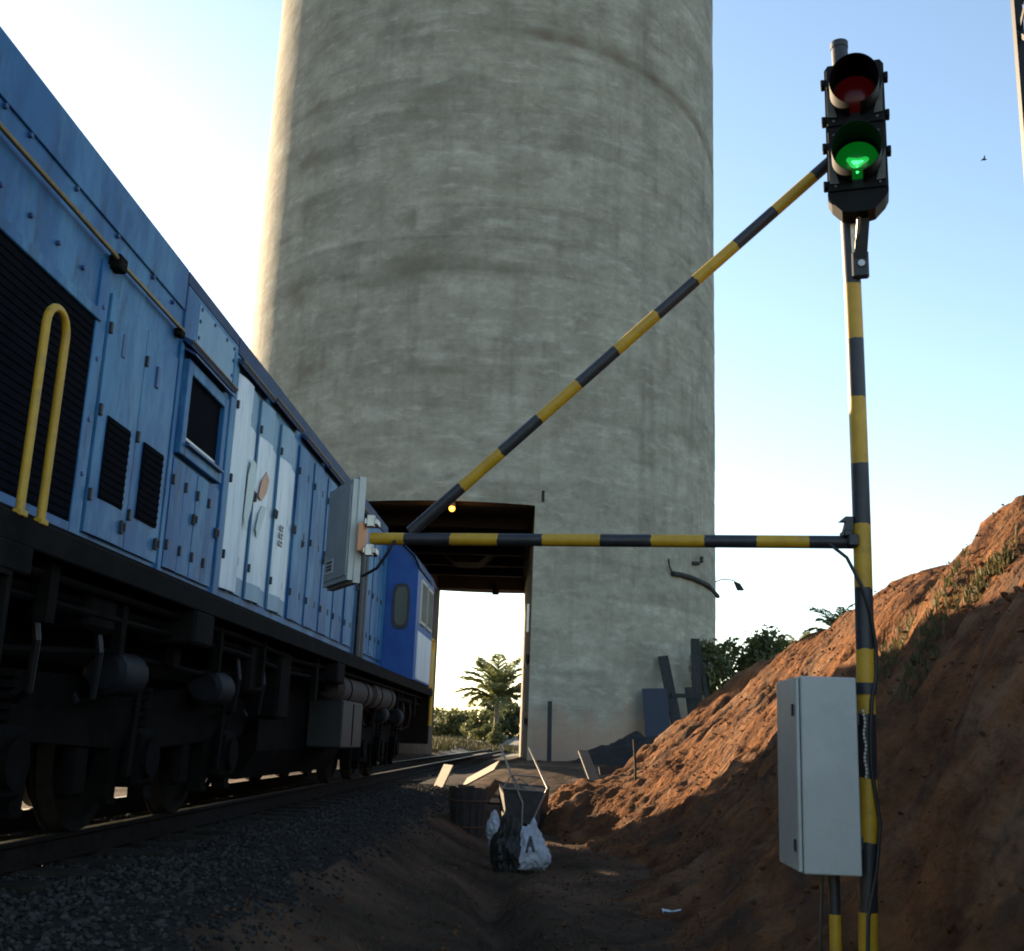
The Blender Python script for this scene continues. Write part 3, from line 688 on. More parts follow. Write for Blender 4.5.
# white doors with the emblem, then the blue ones
wd = (12.08 - 9.56) / 6
for k in range(6):
    bands = [2.06, 3.50] if k else [1.95, 3.82]
    mats = ['pale_blue_paint', 'white_paint', 'pale_blue_paint'] if k else ['white_paint'] * 3
    d = door(9.56 + k * wd, wd - .016, 1.90, 3.86, mats, (-1) ** k * .07 + random.uniform(-.01, .01), bands=bands, latch=.5 if k % 2 else None)
    dk = d
    if k == 1: tealdoor = d
    if k == 2: orangedoor = d
    if k == 4: textdoor = d
def decal(poly, name, material, parent, x=HX + .045):
    b = MB(); b.prism(poly, 'x', x - .003, x); return b.build(name, material, parent)
decal([(10.0, 2.62), (10.1, 2.5), (10.22, 2.72), (10.3, 3.02), (10.26, 3.18), (10.12, 3.2), (10.03, 3.02)], 'emblem_leaf', 'teal_paint', tealdoor)
decal([(10.44, 2.58), (10.52, 2.5), (10.7, 2.74), (10.76, 2.86), (10.6, 2.84), (10.5, 2.74)], 'emblem_leaf', 'teal_paint', orangedoor)
decal([(10.44, 2.9), (10.56, 2.88), (10.72, 3.0), (10.78, 3.14), (10.66, 3.2), (10.5, 3.06)], 'emblem_spot', 'orange_paint', orangedoor)
for a, z in ((0, 2.74), (0, 2.66), (0, 2.58)):
    decal([(11.36, z), (11.5, z), (11.5, z + .015), (11.36, z + .015)], 'lettering', 'label_print', textdoor)
    decal([(11.36, z + .015), (11.39, z + .015), (11.39, z + .06), (11.36, z + .06)], 'lettering', 'label_print', textdoor)
    decal([(11.44, z + .03), (11.5, z + .03), (11.5, z + .06), (11.44, z + .06)], 'lettering', 'label_print', textdoor)
for k in range(10):
    door(12.11 + k * .41, .392, 1.90, 3.86, ['blue'], (-1) ** k * .05 + random.uniform(-.015, .015), latch=.45 if k % 3 == 0 else None)
for y in (16.35, 16.62):
    q = MB(); q.tube([(HX + .05, y, 1.62), (HX + .05, y, 3.35), (HX + .02, y, 3.45)], .05, 8); part('drain_pipe', q, 'black', smooth=True)
for k in range(5): door(16.78 + k * .43, .41, 1.90, 3.8, ['blue'], (-1) ** k * .03, latch=None)
# roof equipment
q = MB(); q.cyl((TRK, 6.0, 4.3), (TRK, 6.0, 4.40), .55, 24); part('radiator_fan', q, 'blue_dark')
q = MB(); q.cyl((TRK, 4.2, 4.3), (TRK, 4.2, 4.40), .55, 24); part('radiator_fan', q, 'blue_dark')
q = MB(); q.box((TRK - .25, 11.6, 4.28), (TRK + .25, 12.3, 4.42), bev=.03); part('exhaust_stack', q, 'blue_dark')
# walkway, side sill, step well
for s, X in ((1, WX), (-1, LWX)):
    q = MB(); q.box((X - .02 * s, Y0 - .5, 1.465), (X, 22.3, 1.60), bev=.008); part('side_sill', q, 'underframe')
q = MB(); q.box((LWX + .03, Y0 - .5, 1.575), (WX - .03, 22.3, 1.625)); part('walkway', q, 'underframe')
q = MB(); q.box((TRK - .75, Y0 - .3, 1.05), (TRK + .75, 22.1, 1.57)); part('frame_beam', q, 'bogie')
for y in (7.35, 12.4): 
    q = MB(); q.box((WX - .40, y, 1.24), (WX + .004, y + .42, 1.47), bev=.02); part('jacking_pad', q, 'underframe')
q = MB()
for z in (.75, 1.05, 1.32): q.box((WX - .30, 4.25, z), (WX + .0, 4.78, z + .04))
q.box((WX - .28, 4.22, .70), (WX - .01, 4.26, 1.37)); q.box((WX - .28, 4.77, .70), (WX - .01, 4.81, 1.37)); part('steps', q, 'underframe')
q = MB(); q.box((WX - .02, 3.9, 1.34), (WX + .006, 4.95, 1.47), bev=.01); part('step_apron', q, 'underframe')
# yellow hoop handrail
def hoop(y, z0, ht, wd_):
    pts = [(WX - .015, y, z0)] + [(WX - .015, y, z0 + ht - wd_ / 2)]
    for k in range(1, 9):
        a = math.pi * k / 9; pts.append((WX - .015, y + wd_ / 2 - math.cos(a) * wd_ / 2, z0 + ht - wd_ / 2 + math.sin(a) * wd_ / 2))
    pts += [(WX - .015, y + wd_, z0 + ht - wd_ / 2), (WX - .015, y + wd_, z0)]
    h_ = part('handrail', MB().tube(pts, .021, 12), 'yellow', smooth=True)
    for yy in (y, y + wd_): MB().box((WX - .05, yy - .035, z0 - .01), (WX + .01, yy + .035, z0 + .02), bev=.004).build('foot_plate', 'yellow', h_)
hoop(4.80, 1.60, 1.02, .21)
# cab
CY0, CY1 = 19.02, 21.62
cw = [(WX - .004, 1.63), (WX - .004, 3.52), (WX - .10, 3.72), (WX - .38, 3.98), (WX - .8, 4.16), (TRK, 4.24), (LWX + .8, 4.16), (LWX + .38, 3.98), (LWX + .10, 3.72), (LWX + .004, 3.52), (LWX + .004, 1.63)]
cab = part('cab', MB().prism(cw, 'y', CY0, CY1), 'blue_cab')
q = MB(); cw2 = [(x + (.03 if x > TRK else -.03), z + .03) for x, z in cw[1:-1]]; cw3 = list(reversed([(x, z - .03) for x, z in cw2]))
q.prism(cw2 + cw3, 'y', CY0 - .08, CY1 + .25); part('cab_roof', q, 'blue_roof')
def oval(cx, cz, w_, h_, n=20, pw=4):
    out = []
    for k in range(n):
        a = 2 * math.pi * k / n; c, s = math.cos(a), math.sin(a)
        out.append((cx + w_ / 2 * math.copysign(abs(c) ** (2 / pw), c), cz + h_ / 2 * math.copysign(abs(s) ** (2 / pw), s)))
    return out
rw = MB().prism(oval(-2.67, 2.86, .30, .78), 'y', CY0 - .025, CY0 + .01).build('window', 'black', cab)
MB().prism(oval(-2.67, 2.86, .21, .66), 'y', CY0 - .032, CY0 - .02).build('pane', 'glass_warm', rw)
for a, b_ in ((19.5, 20.3), (20.5, 21.3)):
    wn = MB().prism([(a, 2.62), (b_, 2.62), (b_, 3.40), (a, 3.40)], 'x', WX - .01, WX + .025).build('window', 'galvanised', cab)
    MB().prism([(a + .06, 2.68), (b_ - .06, 2.68), (b_ - .06, 3.34), (a + .06, 3.34)], 'x', WX + .02, WX + .03).build('pane', 'glass_dark', wn)
MB().box((WX - .01, 19.35, 1.66), (WX + .008, 21.5, 2.48), bev=.003).build('lower_panel', 'white_paint', cab)
# nose and front platform
q = MB(); q.prism([(CY1, 1.63), (22.2, 1.63), (22.2, 2.55), (22.0, 2.75), (CY1, 2.85)], 'x', TRK - .85, TRK + .85); part('nose', q, 'blue_cab')
q = MB(); q.box((LWX + .05, 22.3, .55), (WX - .05, 22.42, 1.60), bev=.02); part('pilot', q, 'underframe')
hl = part('headlight', MB().cyl((TRK, CY1 + .01, 3.98), (TRK, CY1 + .12, 3.98), .14), 'galvanised')
for xx in (WX - .03, LWX + .03):
    q = MB(); q.tube([(xx, 21.75, 1.6), (xx, 21.75, 2.55), (xx, 22.3, 2.55), (xx, 22.3, .9)], .035, 8); part('handrail', q, 'yellow', smooth=True)
q = MB(); q.box((WX - .03, 21.66, 1.62), (WX, 22.28, 2.35), bev=.01); part('end_guard', q, 'yellow')
q = MB(); q.cyl((TRK, 22.4, .85), (TRK, 22.95, .85), .12, 12); q.box((TRK - .16, 22.95, .68), (TRK + .16, 23.2, 1.0), bev=.04); part('coupler', q, 'bogie')
# fuel tank, battery box and air reservoirs
q = MB(); q.prism([(WX - .52, 1.30), (WX - .52, .5), (WX - .7, .22), (LWX + .7, .22), (LWX + .35, .5), (LWX + .35, 1.30)], 'y', 11.2, 15.7); part('fuel_tank', q, 'bogie')  # tank extended to block sunlight passing under the locomotive
q = MB(); q.box((WX - .5, 13.3, .52), (WX - .08, 14.7, 1.08), bev=.02); bb = part('battery_box', q, 'grey_box')
MB().box((WX - .08, 13.98, .55), (WX - .07, 14.0, 1.05)).build('seam', 'bogie', bb)
for a, b_, z in ((13.35, 15.6, 1.22), (15.85, 17.9, 1.24)):
    q = MB(); q.tube([(WX - .28, a, z), (WX - .28, a + .08, z), (WX - .28, b_ - .08, z), (WX - .28, b_, z)], [.12, .19, .19, .12], 16); rs = part('air_reservoir', q, 'rust_brown', smooth=True)
    for yy in (a + .5, b_ - .5): MB().cyl((WX - .28, yy, z), (WX - .28, yy + .05, z), .20, 16).build('strap', 'underframe', rs)
# bogies
wheel_b = MB()
wp = [(-.075, .46), (-.075, .52), (-.05, .54), (-.045, .505), (.06, .495), (.06, .43), (.02, .40), (.0, .20), (.06, .17), (.08, .14), (.08, 0)]
ns = 32; vs = []; fs = []
for i, (ax_, r) in enumerate(wp):
    for k in range(ns):
        a = 2 * math.pi * k / ns; vs.append((ax_, r * math.cos(a), r * math.sin(a)))
for i in range(len(wp) - 1):
    for k in range(ns): fs.append((i * ns + k, i * ns + (k + 1) % ns, (i + 1) * ns + (k + 1) % ns, (i + 1) * ns + k))
wheel_b.add(vs, fs); wheel_b.mi = [1 if (k // ns) == 3 else 0 for k in range(len(fs))]
wheel_me = wheel_b.mesh('wheel', ['wheel_steel', 'tread'], True)
def bogie(yc, sp=1.95):
    bg_ = bpy.data.objects.new('bogie', None); C.objects.link(bg_); bg_.parent = loco; bg_.location = Vector((TRK, yc, 0)) - loco.location
    # meshes stay in world coordinates under this empty
    def P(name, b, mats, smooth=False):
        o = link(name, b.mesh(name, mats, smooth)); o.parent = bg_; o.matrix_parent_inverse = Matrix.Translation((-TRK, -yc, 0)); return o
    for s in (1, -1):
        xs_ = TRK + s * .86; xo = TRK + s * 1.02
        b = MB(); L = sp + .75
        b.prism([(yc - L, .80), (yc - L + .1, .66), (yc - L + .4, .62), (yc - .4, .55), (yc + .4, .55), (yc + L - .4, .62), (yc + L - .1, .66), (yc + L, .80), (yc + L, .95), (yc + .8, .98), (yc, .90), (yc - .8, .98), (yc - L, .95)], 'x', xs_ - .07, xs_ + .07)
        P('side_frame', b, 'bogie')
        for k in (-1, 0, 1):
            ya = yc + k * sp
            o = bpy.data.objects.new('wheel', wheel_me); C.objects.link(o); o.parent = bg_; o.location = (s * .535, k * sp, .495)
            if s < 0: o.rotation_euler.z = math.pi
            b = MB(); b.box((xs_ - .10, ya - .19, .30), (xs_ + .14 * s + .02, ya + .19, .68), bev=.03); b.cyl((xs_ + s * .13, ya, .49), (xs_ + s * .20, ya, .49), .13, 14)
            P('axle_box', b, 'bogie')
            for yy in (ya - .33, ya + .33):
                b = MB(); b.prism([(yy - .09, .66), (yy + .09, .66), (yy + .07, .22), (yy - .07, .22)], 'x', xs_ - .05, xs_ + .06); b.box((xs_ - .05, ya - .4 if yy < ya else ya + .26, .2), (xs_ + .07, ya - .26 if yy < ya else ya + .4, .24))
                P('pedestal', b, 'bogie')
            b = MB()
            for c in range(5): b.cyl((xs_ + s * .02, ya + .0, .70 + c * .055), (xs_ + s * .02, ya, .73 + c * .055), .12, 12)
            P('spring', b, 'bogie')
        for ya in (yc - sp * .42, yc + sp * .58):
            b = MB(); b.tube([(xs_ + s * .22, ya - .26, 1.0), (xs_ + s * .22, ya - .22, 1.0), (xs_ + s * .22, ya + .14, 1.0), (xs_ + s * .22, ya + .20, 1.0)], [.10, .135, .135, .08], 14)
            b.cyl((xs_ + s * .22, ya + .2, 1.0), (xs_ + s * .22, ya + .42, .99), .035, 8); P('brake_cylinder', b, 'bogie_blue', True)
            b = MB(); b.plank((xs_ + s * .2, ya + .42, 1.08), (xs_ + s * .16, ya + .46, .38), (0, 1, 0), .08, .03); P('brake_lever', b, 'bogie')
            b = MB(); b.box((xs_ - .04, ya - .12, .26), (xs_ + .05, ya + .12, .72), bev=.03); P('brake_hanger', b, 'bogie')
        b = MB(); b.tube([(xo + s * .03, yc - L + .1, 1.02), (xo + s * .05, yc - 1, 1.12), (xo + s * .05, yc + .8, 1.10), (xo + s * .03, yc + L - .2, 1.18)], .022, 6); P('sand_pipe', b, 'bogie')
        b = MB(); b.tube([(xs_, yc + L - .15, 1.1), (xs_ + s * .05, yc + L - .05, .7), (xs_ - s * .2, yc + sp + .56, .16)], .025, 6); P('sand_pipe', b, 'bogie')
    for k in (-1, 0, 1):
        b = MB(); b.cyl((TRK - .75, yc + k * sp, .495), (TRK + .75, yc + k * sp, .495), .085, 10); P('axle', b, 'wheel_steel')
        b = MB(); b.box((TRK - .42, yc + k * sp + .1, .28), (TRK + .42, yc + k * sp + .75, .85), bev=.1); P('traction_motor', b, 'bogie')
    b = MB(); b.box((TRK - .8, yc - .35, .6), (TRK + .8, yc + .35, .98), bev=.05); P('bolster', b, 'bogie')
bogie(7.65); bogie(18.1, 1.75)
for z, x in ((1.40, WX - .12), (1.34, WX - .22), (1.28, WX - .16)):
    q = MB(); q.tube([(x, 3.0, z), (x, 9.0, z + .02), (x - .05, 11, z - .02), (x, 13.0, z), (x, 21.5, z)], .022, 6); part('air_pipe', q, 'bogie')
for k in range(15):
    y = 5.2 + k * 1.1 + random.uniform(-.3, .3); x = WX - random.uniform(.1, .4)
    q = MB(); q.box((x - .03, y, 1.02 + random.uniform(0, .2)), (x + .03, y + random.uniform(.05, .14), 1.47)); part('hanger', q, 'bogie')
for y in (5.5, 6.3, 9.2, 10.0, 10.6, 16.5, 19.6, 20.5):
    q = MB(); q.tube([(WX - .25, y, 1.42), (WX - .2, y + .03, 1.1), (WX - .25, y + .12, .85), (WX - .38, y + .25, .80), (WX - .5, y + .3, .95)], .022, 6); part('brake_hose', q, 'cable')
for y, a, z in ((9.35, .5, 1.0), (10.4, .45, .8), (6.0, .4, 1.2)):
    q = MB(); q.box((WX - .55, y, z), (WX - .15, y + a, 1.44), bev=.03); part('equipment_box', q, 'bogie')

# ------------------------------------------------------------------ signal gantry
def striped(b, a, c, r, lens, first, seg=20):
    """tube from a to c with painted bands; slot 0 black, slot 1 yellow"""
    a = Vector(a); c = Vector(c); L = (c - a).length; pts = [a]; mis = []; d = 0; k = first; i = 0
    while d < L - 1e-6:
        st_ = lens[i % len(lens)] if isinstance(lens, list) else lens
        d2 = min(L, d + st_); pts.append(a + (c - a) * (d2 / L)); mis.append(k); k = 1 - k; d = d2; i += 1
    return b.tube(pts, r, seg, mis=mis, jit=.005)
PX, PY = 1.635, 6.05
gan = thing('signal_gantry', 'black and yellow striped post with horizontal arm and diagonal brace', 'signal post', (PX, PY, -.75))
# bands measured down the post from the top
tops = [4.88, 3.32, 2.985, 2.64, 2.256, 1.917, 1.565, 1.238, .898, .572, .255, -.083, -.48, -1.05]
post_x = lambda z: np.interp(z, [-1.05, -.2, .46, 1.24, 2.05, 3.2, 4.9], [1.59, 1.613, 1.637, 1.65, 1.657, 1.655, 1.625])
b = MB(); b.tube([(post_x(z), PY, z) for z in tops], .048, 24, mis=[0, 1, 0, 1, 0, 1, 0, 1, 0, 1, 0, 1, 0], jit=.006); b.build('post', ['black', 'yellow'], gan, True)
aR = Vector((PX - .03, PY, 1.815)); aL = Vector((-1.10, 6.40, 1.815))
b = MB(); striped(b, aL, aR, .036, [.205, .275, .28, .258, .33, .285, .295, .285, .28, .6], 1); b.build('arm', ['black', 'yellow'], gan, True)
b = MB(); striped(b, Vector((-.87, 6.40, 1.86)), (PX - .03, PY + .02, 4.165), .036, [.40, .31, .30, .31, .30, .32, .31, .32, .31, .31, .30, .33], 0)
b.build('brace', ['black', 'yellow'], gan, True)
b = MB(); b.box((PX - .07, PY - .072, 1.785), (PX - .015, PY - .04, 1.85), bev=.006); b.box((PX - .09, PY - .05, 1.84), (PX - .04, PY + .05, 1.875), bev=.006)
b.prism([(PX - .085, 1.87), (PX - .03, 1.87), (PX - .03, 1.955), (PX - .07, 1.955), (PX - .105, 1.925), (PX - .07, 1.925)], 'y', PY - .02, PY + .02); b.build('arm_clamp', 'black', gan)
b = MB(); b.cyl((1.625, PY, 4.86), (1.625, PY, 4.9), .052, 20); b.build('post_cap', 'black', gan, True)
for z in (1.03, .22): 
    b = MB(); b.tube([(post_x(z), PY, z - .03), (post_x(z), PY, z + .03)], .054, 20); b.build('band_clamp', 'black', gan, True)
# signal head
SX, SY = 1.64, 5.82
sig = thing('traffic_signal', 'black two-lamp traffic signal showing green on top of striped post', 'traffic light', (SX, SY, 3.66))
hw = .165
b = MB(); b.prism([(SX - hw, 3.77), (SX - hw + .02, 3.73), (SX - .09, 3.67), (SX - .05, 3.66), (SX + .05, 3.66), (SX + .09, 3.67), (SX + hw - .02, 3.73), (SX + hw, 3.77), (SX + hw, 4.57), (SX + hw - .02, 4.60), (SX - hw + .02, 4.60), (SX - hw, 4.57)], 'y', SY - .02, SY + .13)
b.build('housing', 'black_plastic', sig)
b = MB()
for z0, z1 in ((3.79, 4.17), (4.20, 4.57)): b.box((SX - hw + .008, SY - .032, z0), (SX + hw - .008, SY - .019, z1), bev=.006)
b.build('lamp_door', 'black_plastic', sig)
for sx in (-1, 1):
    for z in (3.84, 4.08, 4.25, 4.49):
        if sx > 0 and z in (4.08, 3.84): z = {4.08: 4.02, 3.84: 3.99}[z]
        if sx > 0 and z == 3.99: continue
        b = MB(); b.box((SX + sx * hw, SY - .03, z - .022), (SX + sx * (hw + .022), SY + .03, z + .022), bev=.004); b.build('latch', 'black_plastic', sig)
def visor(cz, nm):
    rr = .136; n = 44; b = MB(); L0 = .21; t = .004
    vs = []; fs = []
    ang = [-.93 * math.pi + (2 * .93 * math.pi) * k / n for k in range(n + 1)]   # 0 = top; narrow gap at the bottom
    for a in ang:
        ln = L0 * (.66 + .34 * (0.5 + .5 * math.cos(abs(a))))
        for r_ in (rr, rr - t):
            vs.append((SX + r_ * math.sin(a), SY - .03, cz + r_ * math.cos(a))); vs.append((SX + r_ * math.sin(a), SY - .03 - ln, cz + r_ * math.cos(a)))
    for k in range(n):
        o = k * 4; q = o + 4
        fs += [(o, o + 1, q + 1, q), (o + 2, q + 2, q + 3, o + 3), (o + 1, o + 3, q + 3, q + 1)]
    b.add(vs, fs); return b.build('visor', 'black_plastic', sig, True)
def lens(cz, nm, mt_):
    b = MB(); n = 32; vs = []; fs = []; R_ = .118
    rings = [(1.0, 0), (.8, .016), (.55, .028), (.28, .035), (.0, .037)]
    for f_, d in rings:
        for k in range(n):
            a = 2 * math.pi * k / n; vs.append((SX + R_ * f_ * math.cos(a), SY - .034 - d, cz + R_ * f_ * math.sin(a)))
    for i in range(len(rings) - 1):
        for k in range(n): fs.append((i * n + k, i * n + (k + 1) % n, (i + 1) * n + (k + 1) % n, (i + 1) * n + k))
    b.add(vs, fs); return b.build('lens', mt_, sig, True)
visor(4.385, 'r'); rl = lens(4.385, 'r', 'red_lens'); visor(3.965, 'g'); gl = lens(3.965, 'g', 'green_lens')
for sx in (-1, 1):
    for cz in (4.385, 3.965):
        b = MB(); b.prism([(SX + sx * .155, cz + .06), (SX + sx * .118, cz - .06), (SX + sx * .10, cz - .135), (SX + sx * .15, cz - .13)], 'y', SY - .042, SY - .034); b.build('reflector_edge', 'visor_edge', sig)
def glow_disc(nm, mt_, cz, rx, rz, d):
    b = MB(); n = 28; vs = [(SX, SY - d - .004, cz)]; fs = []
    for k in range(n):
        a_ = 2 * math.pi * k / n; w_ = 1 + .18 * math.sin(3 * a_ + .6)
        vs.append((SX + rx * w_ * math.cos(a_), SY - d + .004, cz + rz * w_ * math.sin(a_)))
    fs = [(0, 1 + k, 1 + (k + 1) % n) for k in range(n)]; b.add(vs, fs); b.build(nm, mt_, gl, True)
glow_disc('lamp_glow', 'green_glow', 3.942, .058, .036, .0715)
glow_disc('lamp_core', 'green_led', 3.935, .030, .014, .0760)
for dx, dz, rr_ in ((0, -.085, .008), (-.04, .03, .006), (.035, .035, .007), (.0, -.055, .006)): glow_disc('lamp_glint', 'green_led', 3.965 + dz, rr_, rr_, .0745 if abs(dx) < .01 and dz > -.06 else .062)
gl_l = bpy.data.lights.new('green_light', 'POINT'); gl_l.energy = .03; gl_l.color = (.05, 1, .25); gl_l.shadow_soft_size = .05
glo = bpy.data.objects.new('green_light', gl_l); C.objects.link(glo); glo.parent = sig; glo.location = (0, -.12, .27)
for cz in (3.82, 4.14, 4.23, 4.54):
    for sx in (-.12, .12):
        b = MB(); b.cyl((SX + sx, SY - .038, cz), (SX + sx, SY - .03, cz), .007, 8); b.build('screw', 'visor_edge', sig)
# mounting bracket under the head
b = MB(); b.plank((SX + .03, SY + .05, 3.72), (SX + .0, SY + .16, 3.45), (1, 0, 0), .07, .012); b.build('bracket_arm', 'black', sig)
b = MB(); b.plank((SX - .035, SY + .13, 3.69), (SX - .03, SY + .18, 3.42), (1, 0, 0), .03, .012); b.build('bracket_arm', 'galvanised', sig)
b = MB(); b.plank((SX + .005, SY + .03, 3.70), (SX - .02, SY + .15, 3.50), (1, .4, 0), .02, .008); b.build('bracket_strut', 'galvanised', sig)
b = MB(); b.box((SX - .05, SY + .155, 3.34), (SX + .045, SY + .205, 3.50), bev=.01); b.build('bracket_plate', 'black', sig)
b = MB(); b.cyl((SX + .005, SY + .145, 3.42), (SX + .005, SY + .156, 3.42), .02, 12); b.build('bolt', 'galvanised', sig)
sig.rotation_euler.z = R(-15.5)
# antenna panel
ant = thing('flat_antenna', 'pale grey flat panel antenna on the free end of the striped arm', 'antenna', (-1.30, 6.58, 1.56))
n0 = Vector((-1.225, 6.40, 0)); n1 = Vector((-1.45, 6.81, 0)); t = (n1 - n0).normalized(); nn = Vector((t.y, -t.x, 0))    # nn points to the arm (+X)
if nn.x < 0: nn = -nn
def slab(b, s0, s1, d0, d1, z0, z1, mi=None):
    q = [n0 + t * s0 + nn * d0, n0 + t * s1 + nn * d0, n0 + t * s1 + nn * d1, n0 + t * s0 + nn * d1]
    return b.prism([(v.x, v.y) for v in q], 'z', z0, z1, mi)
Lw = (n1 - n0).length
b = slab(MB(), 0, Lw, 0, .034, 1.57, 2.175); b.build('radome', 'antenna_plastic', ant)
b = slab(MB(), -.012, Lw + .012, .034, .075, 1.555, 2.19); b.build('back_tray', 'antenna_plastic', ant)
b = slab(MB(), .03, Lw - .03, -.004, -.0001, 1.60, 2.145); b.build('face_plate', 'antenna_plastic', ant)
lb = slab(MB(), Lw - .19, Lw - .03, -.006, -.004, 1.64, 1.73); lb = lb.build('label', 'label_white', ant)
for z in (1.66, 1.68, 1.705): slab(MB(), Lw - .17, Lw - .06, -.0075, -.006, z, z + .012).build('print_line', 'label_print', ant)
b = slab(MB(), .10, .24, .075, .12, 1.72, 1.92); b.build('mount', 'black', ant)
pm = n0 + t * .2 + nn * .12
for dz in (-.085, .085):
    b = MB(); b.box((-1.14, 6.35, 1.825 + dz - .02), (-1.06, 6.47, 1.825 + dz + .02), bev=.006); b.box((-1.12, 6.33, 1.825 + dz - .035), (-1.075, 6.37, 1.825 + dz + .035), bev=.004)
    b.build('clamp', 'galvanised', ant)
b = MB(); b.box((-1.175, 6.36, 1.735), (-1.135, 6.50, 1.905), bev=.006); b.build('mount_plate', 'sunlit_orange', ant)
# cables
b = MB(); b.tube([(-.95, 6.34, 1.80), (-.99, 6.34, 1.72), (-1.05, 6.38, 1.64), (-1.13, 6.42, 1.60), (-1.2, 6.47, 1.60), (-1.26, 6.56, 1.63)], .009, 8)
tag(b.build('antenna_cable', 'cable', smooth=True), 'black cable drooping from striped arm to the antenna panel', 'cable')
b = MB(); b.tube([(PX - .16, PY - .01, 1.80), (PX - .08, PY - .055, 1.72), (PX - .01, PY - .062, 1.57), (PX + .035, PY - .055, 1.43), (PX + .065, PY - .03, 1.25), (PX + .06, PY - .03, 1.1), (PX + .025, PY - .06, .97), (PX + .01, PY - .065, .80),
     (PX + .01, PY - .06, .62), (PX + .045, PY - .055, .35), (PX + .02, PY - .06, .15), (PX - .035, PY - .065, -.1), (PX - .05, PY - .06, -.4), (PX - .1, PY - .08, -.75)], .010, 8)
tag(b.build('post_cable', 'cable', smooth=True), 'black cable running down the striped post past the cabinet', 'cable')
ch = thing('bead_chain', 'short pale bead chain hanging on the striped post beside cabinet', 'chain', (PX - .02, PY - .06, .56))
bm_ = MB(); bm_.tube([(0, 0, -.009), (0, 0, -.005), (0, 0, .005), (0, 0, .009)], [.002, .007, .007, .002], 8); bm_ = bm_.mesh('bead', 'chain')
for k in range(18): link('bead', bm_, ch, loc=(.0 + .004 * math.sin(k), 0, .02 + k * .0195))
# cabinet
cbn = thing('equipment_cabinet', 'pale grey metal equipment cabinet fixed beside the striped post', 'cabinet', (1.37, 6.05, .11))
x0, x1, y0, y1, z0, z1 = 1.228, 1.53, 5.80, 6.30, .11, 1.07
b = MB(); b.box((x0 + .02, y0, z0), (x1, y1, z1), bev=.006); b.build('body', 'cabinet_paint', cbn)
b = MB(); b.box((x0 - .004, y0 + .006, z0 + .008), (x0 + .016, y1 - .006, z1 - .008), bev=.005); dr = b.build('door', 'cabinet_paint', cbn)
for z in (.24, .90):
    b = MB(); b.box((x0 - .014, y0 + .05, z - .03), (x0 - .003, y0 + .08, z + .03), bev=.004); b.build('lock', 'black', dr)
b = MB(); b.box((x1, PY - .04, .84), (PX - .04, PY + .04, .90)); b.build('mount_bracket', 'black', cbn)
b = MB(); b.box((x1, PY - .04, .22), (PX - .04, PY + .04, .28)); b.build('mount_bracket', 'black', cbn)
sp_ = thing('cabinet_stand', 'thin striped black and yellow stand tube under the cabinet', 'post', (1.45, 6.05, -.75))
b = MB(); b.tube([(1.45, 6.05, .107), (1.45, 6.05, -.10), (1.45, 6.05, -.45), (1.45, 6.05, -.95)], .03, 16, mis=[0, 1, 0]); b.build('tube', ['black', 'yellow'], sp_, True)
b = MB(); b.tube([(1.38, 6.0, .10), (1.36, 5.99, -.2), (1.345, 5.99, -.5), (1.34, 6.0, -.9)], .008, 6)
tag(b.build('cabinet_cable', 'cable', smooth=True), 'thin black cable dropping from the cabinet bottom beside its stand', 'cable')

# ------------------------------------------------------------------ work site in front of the tower
# wheelbarrow tipped on its nose
wb = thing('wheelbarrow', 'dark wheelbarrow tipped on its nose with handles in the air', 'wheelbarrow', (-.4, 17.0, -.6))
b = MB()
A = [Vector((-.72, 17.0, 0.0)), Vector((-.12, 17.0, -.03)), Vector((-.18, 16.95, -.50)), Vector((-.64, 16.95, -.48))]
B = [Vector((-.80, 17.32, .06)), Vector((-.04, 17.32, .03)), Vector((-.08, 17.36, -.58)), Vector((-.72, 17.36, -.56))]
vs = A + B + [v + Vector((.0, .006, 0)) for v in A]
b.add(A + B, [(0, 1, 2, 3), (0, 4, 5, 1), (1, 5, 6, 2), (2, 6, 7, 3), (3, 7, 4, 0)]); b.build('tray', 'tray_metal', wb)
b = MB(); b.tube([B[0], B[1], B[2], B[3], B[0]], .012, 6); b.build('tray_rim', 'tray_metal', wb)
for p_ in (((-.81, 17.42, .62), (-.60, 16.97, .19), (-.42, 16.93, -.2), (-.42, 16.92, -.6)), ((-.36, 17.42, .59), (-.06, 16.97, .02), (-.16, 16.93, -.2), (-.33, 16.92, -.6))):
    b = MB(); b.tube(p_, .016, 8); b.build('handle', 'handle_metal', wb, True)
for a_, c_ in (((-.60, 16.96, .19), (-.20, 16.96, .18)), ((-.60, 16.95, .19), (-.71, 16.9, .0)), ((-.57, 16.95, .18), (-.47, 16.93, .0)), ((-.50, 16.95, .15), (-.2, 16.92, -.02)), ((-.71, 16.9, 0), (-.2, 16.9, -.02))):
    b = MB(); b.tube([a_, c_], .011, 6); b.build('leg_brace', 'handle_metal', wb)
b = MB(); b.tube([(-.40, 17.05, -.72), (-.35, 17.05, -.72)], .18, 16); b.build('wheel', 'black', wb)
wb.scale = (1.17, 1.17, 1.17); wb.location = (-.468, 19.89, -.82)
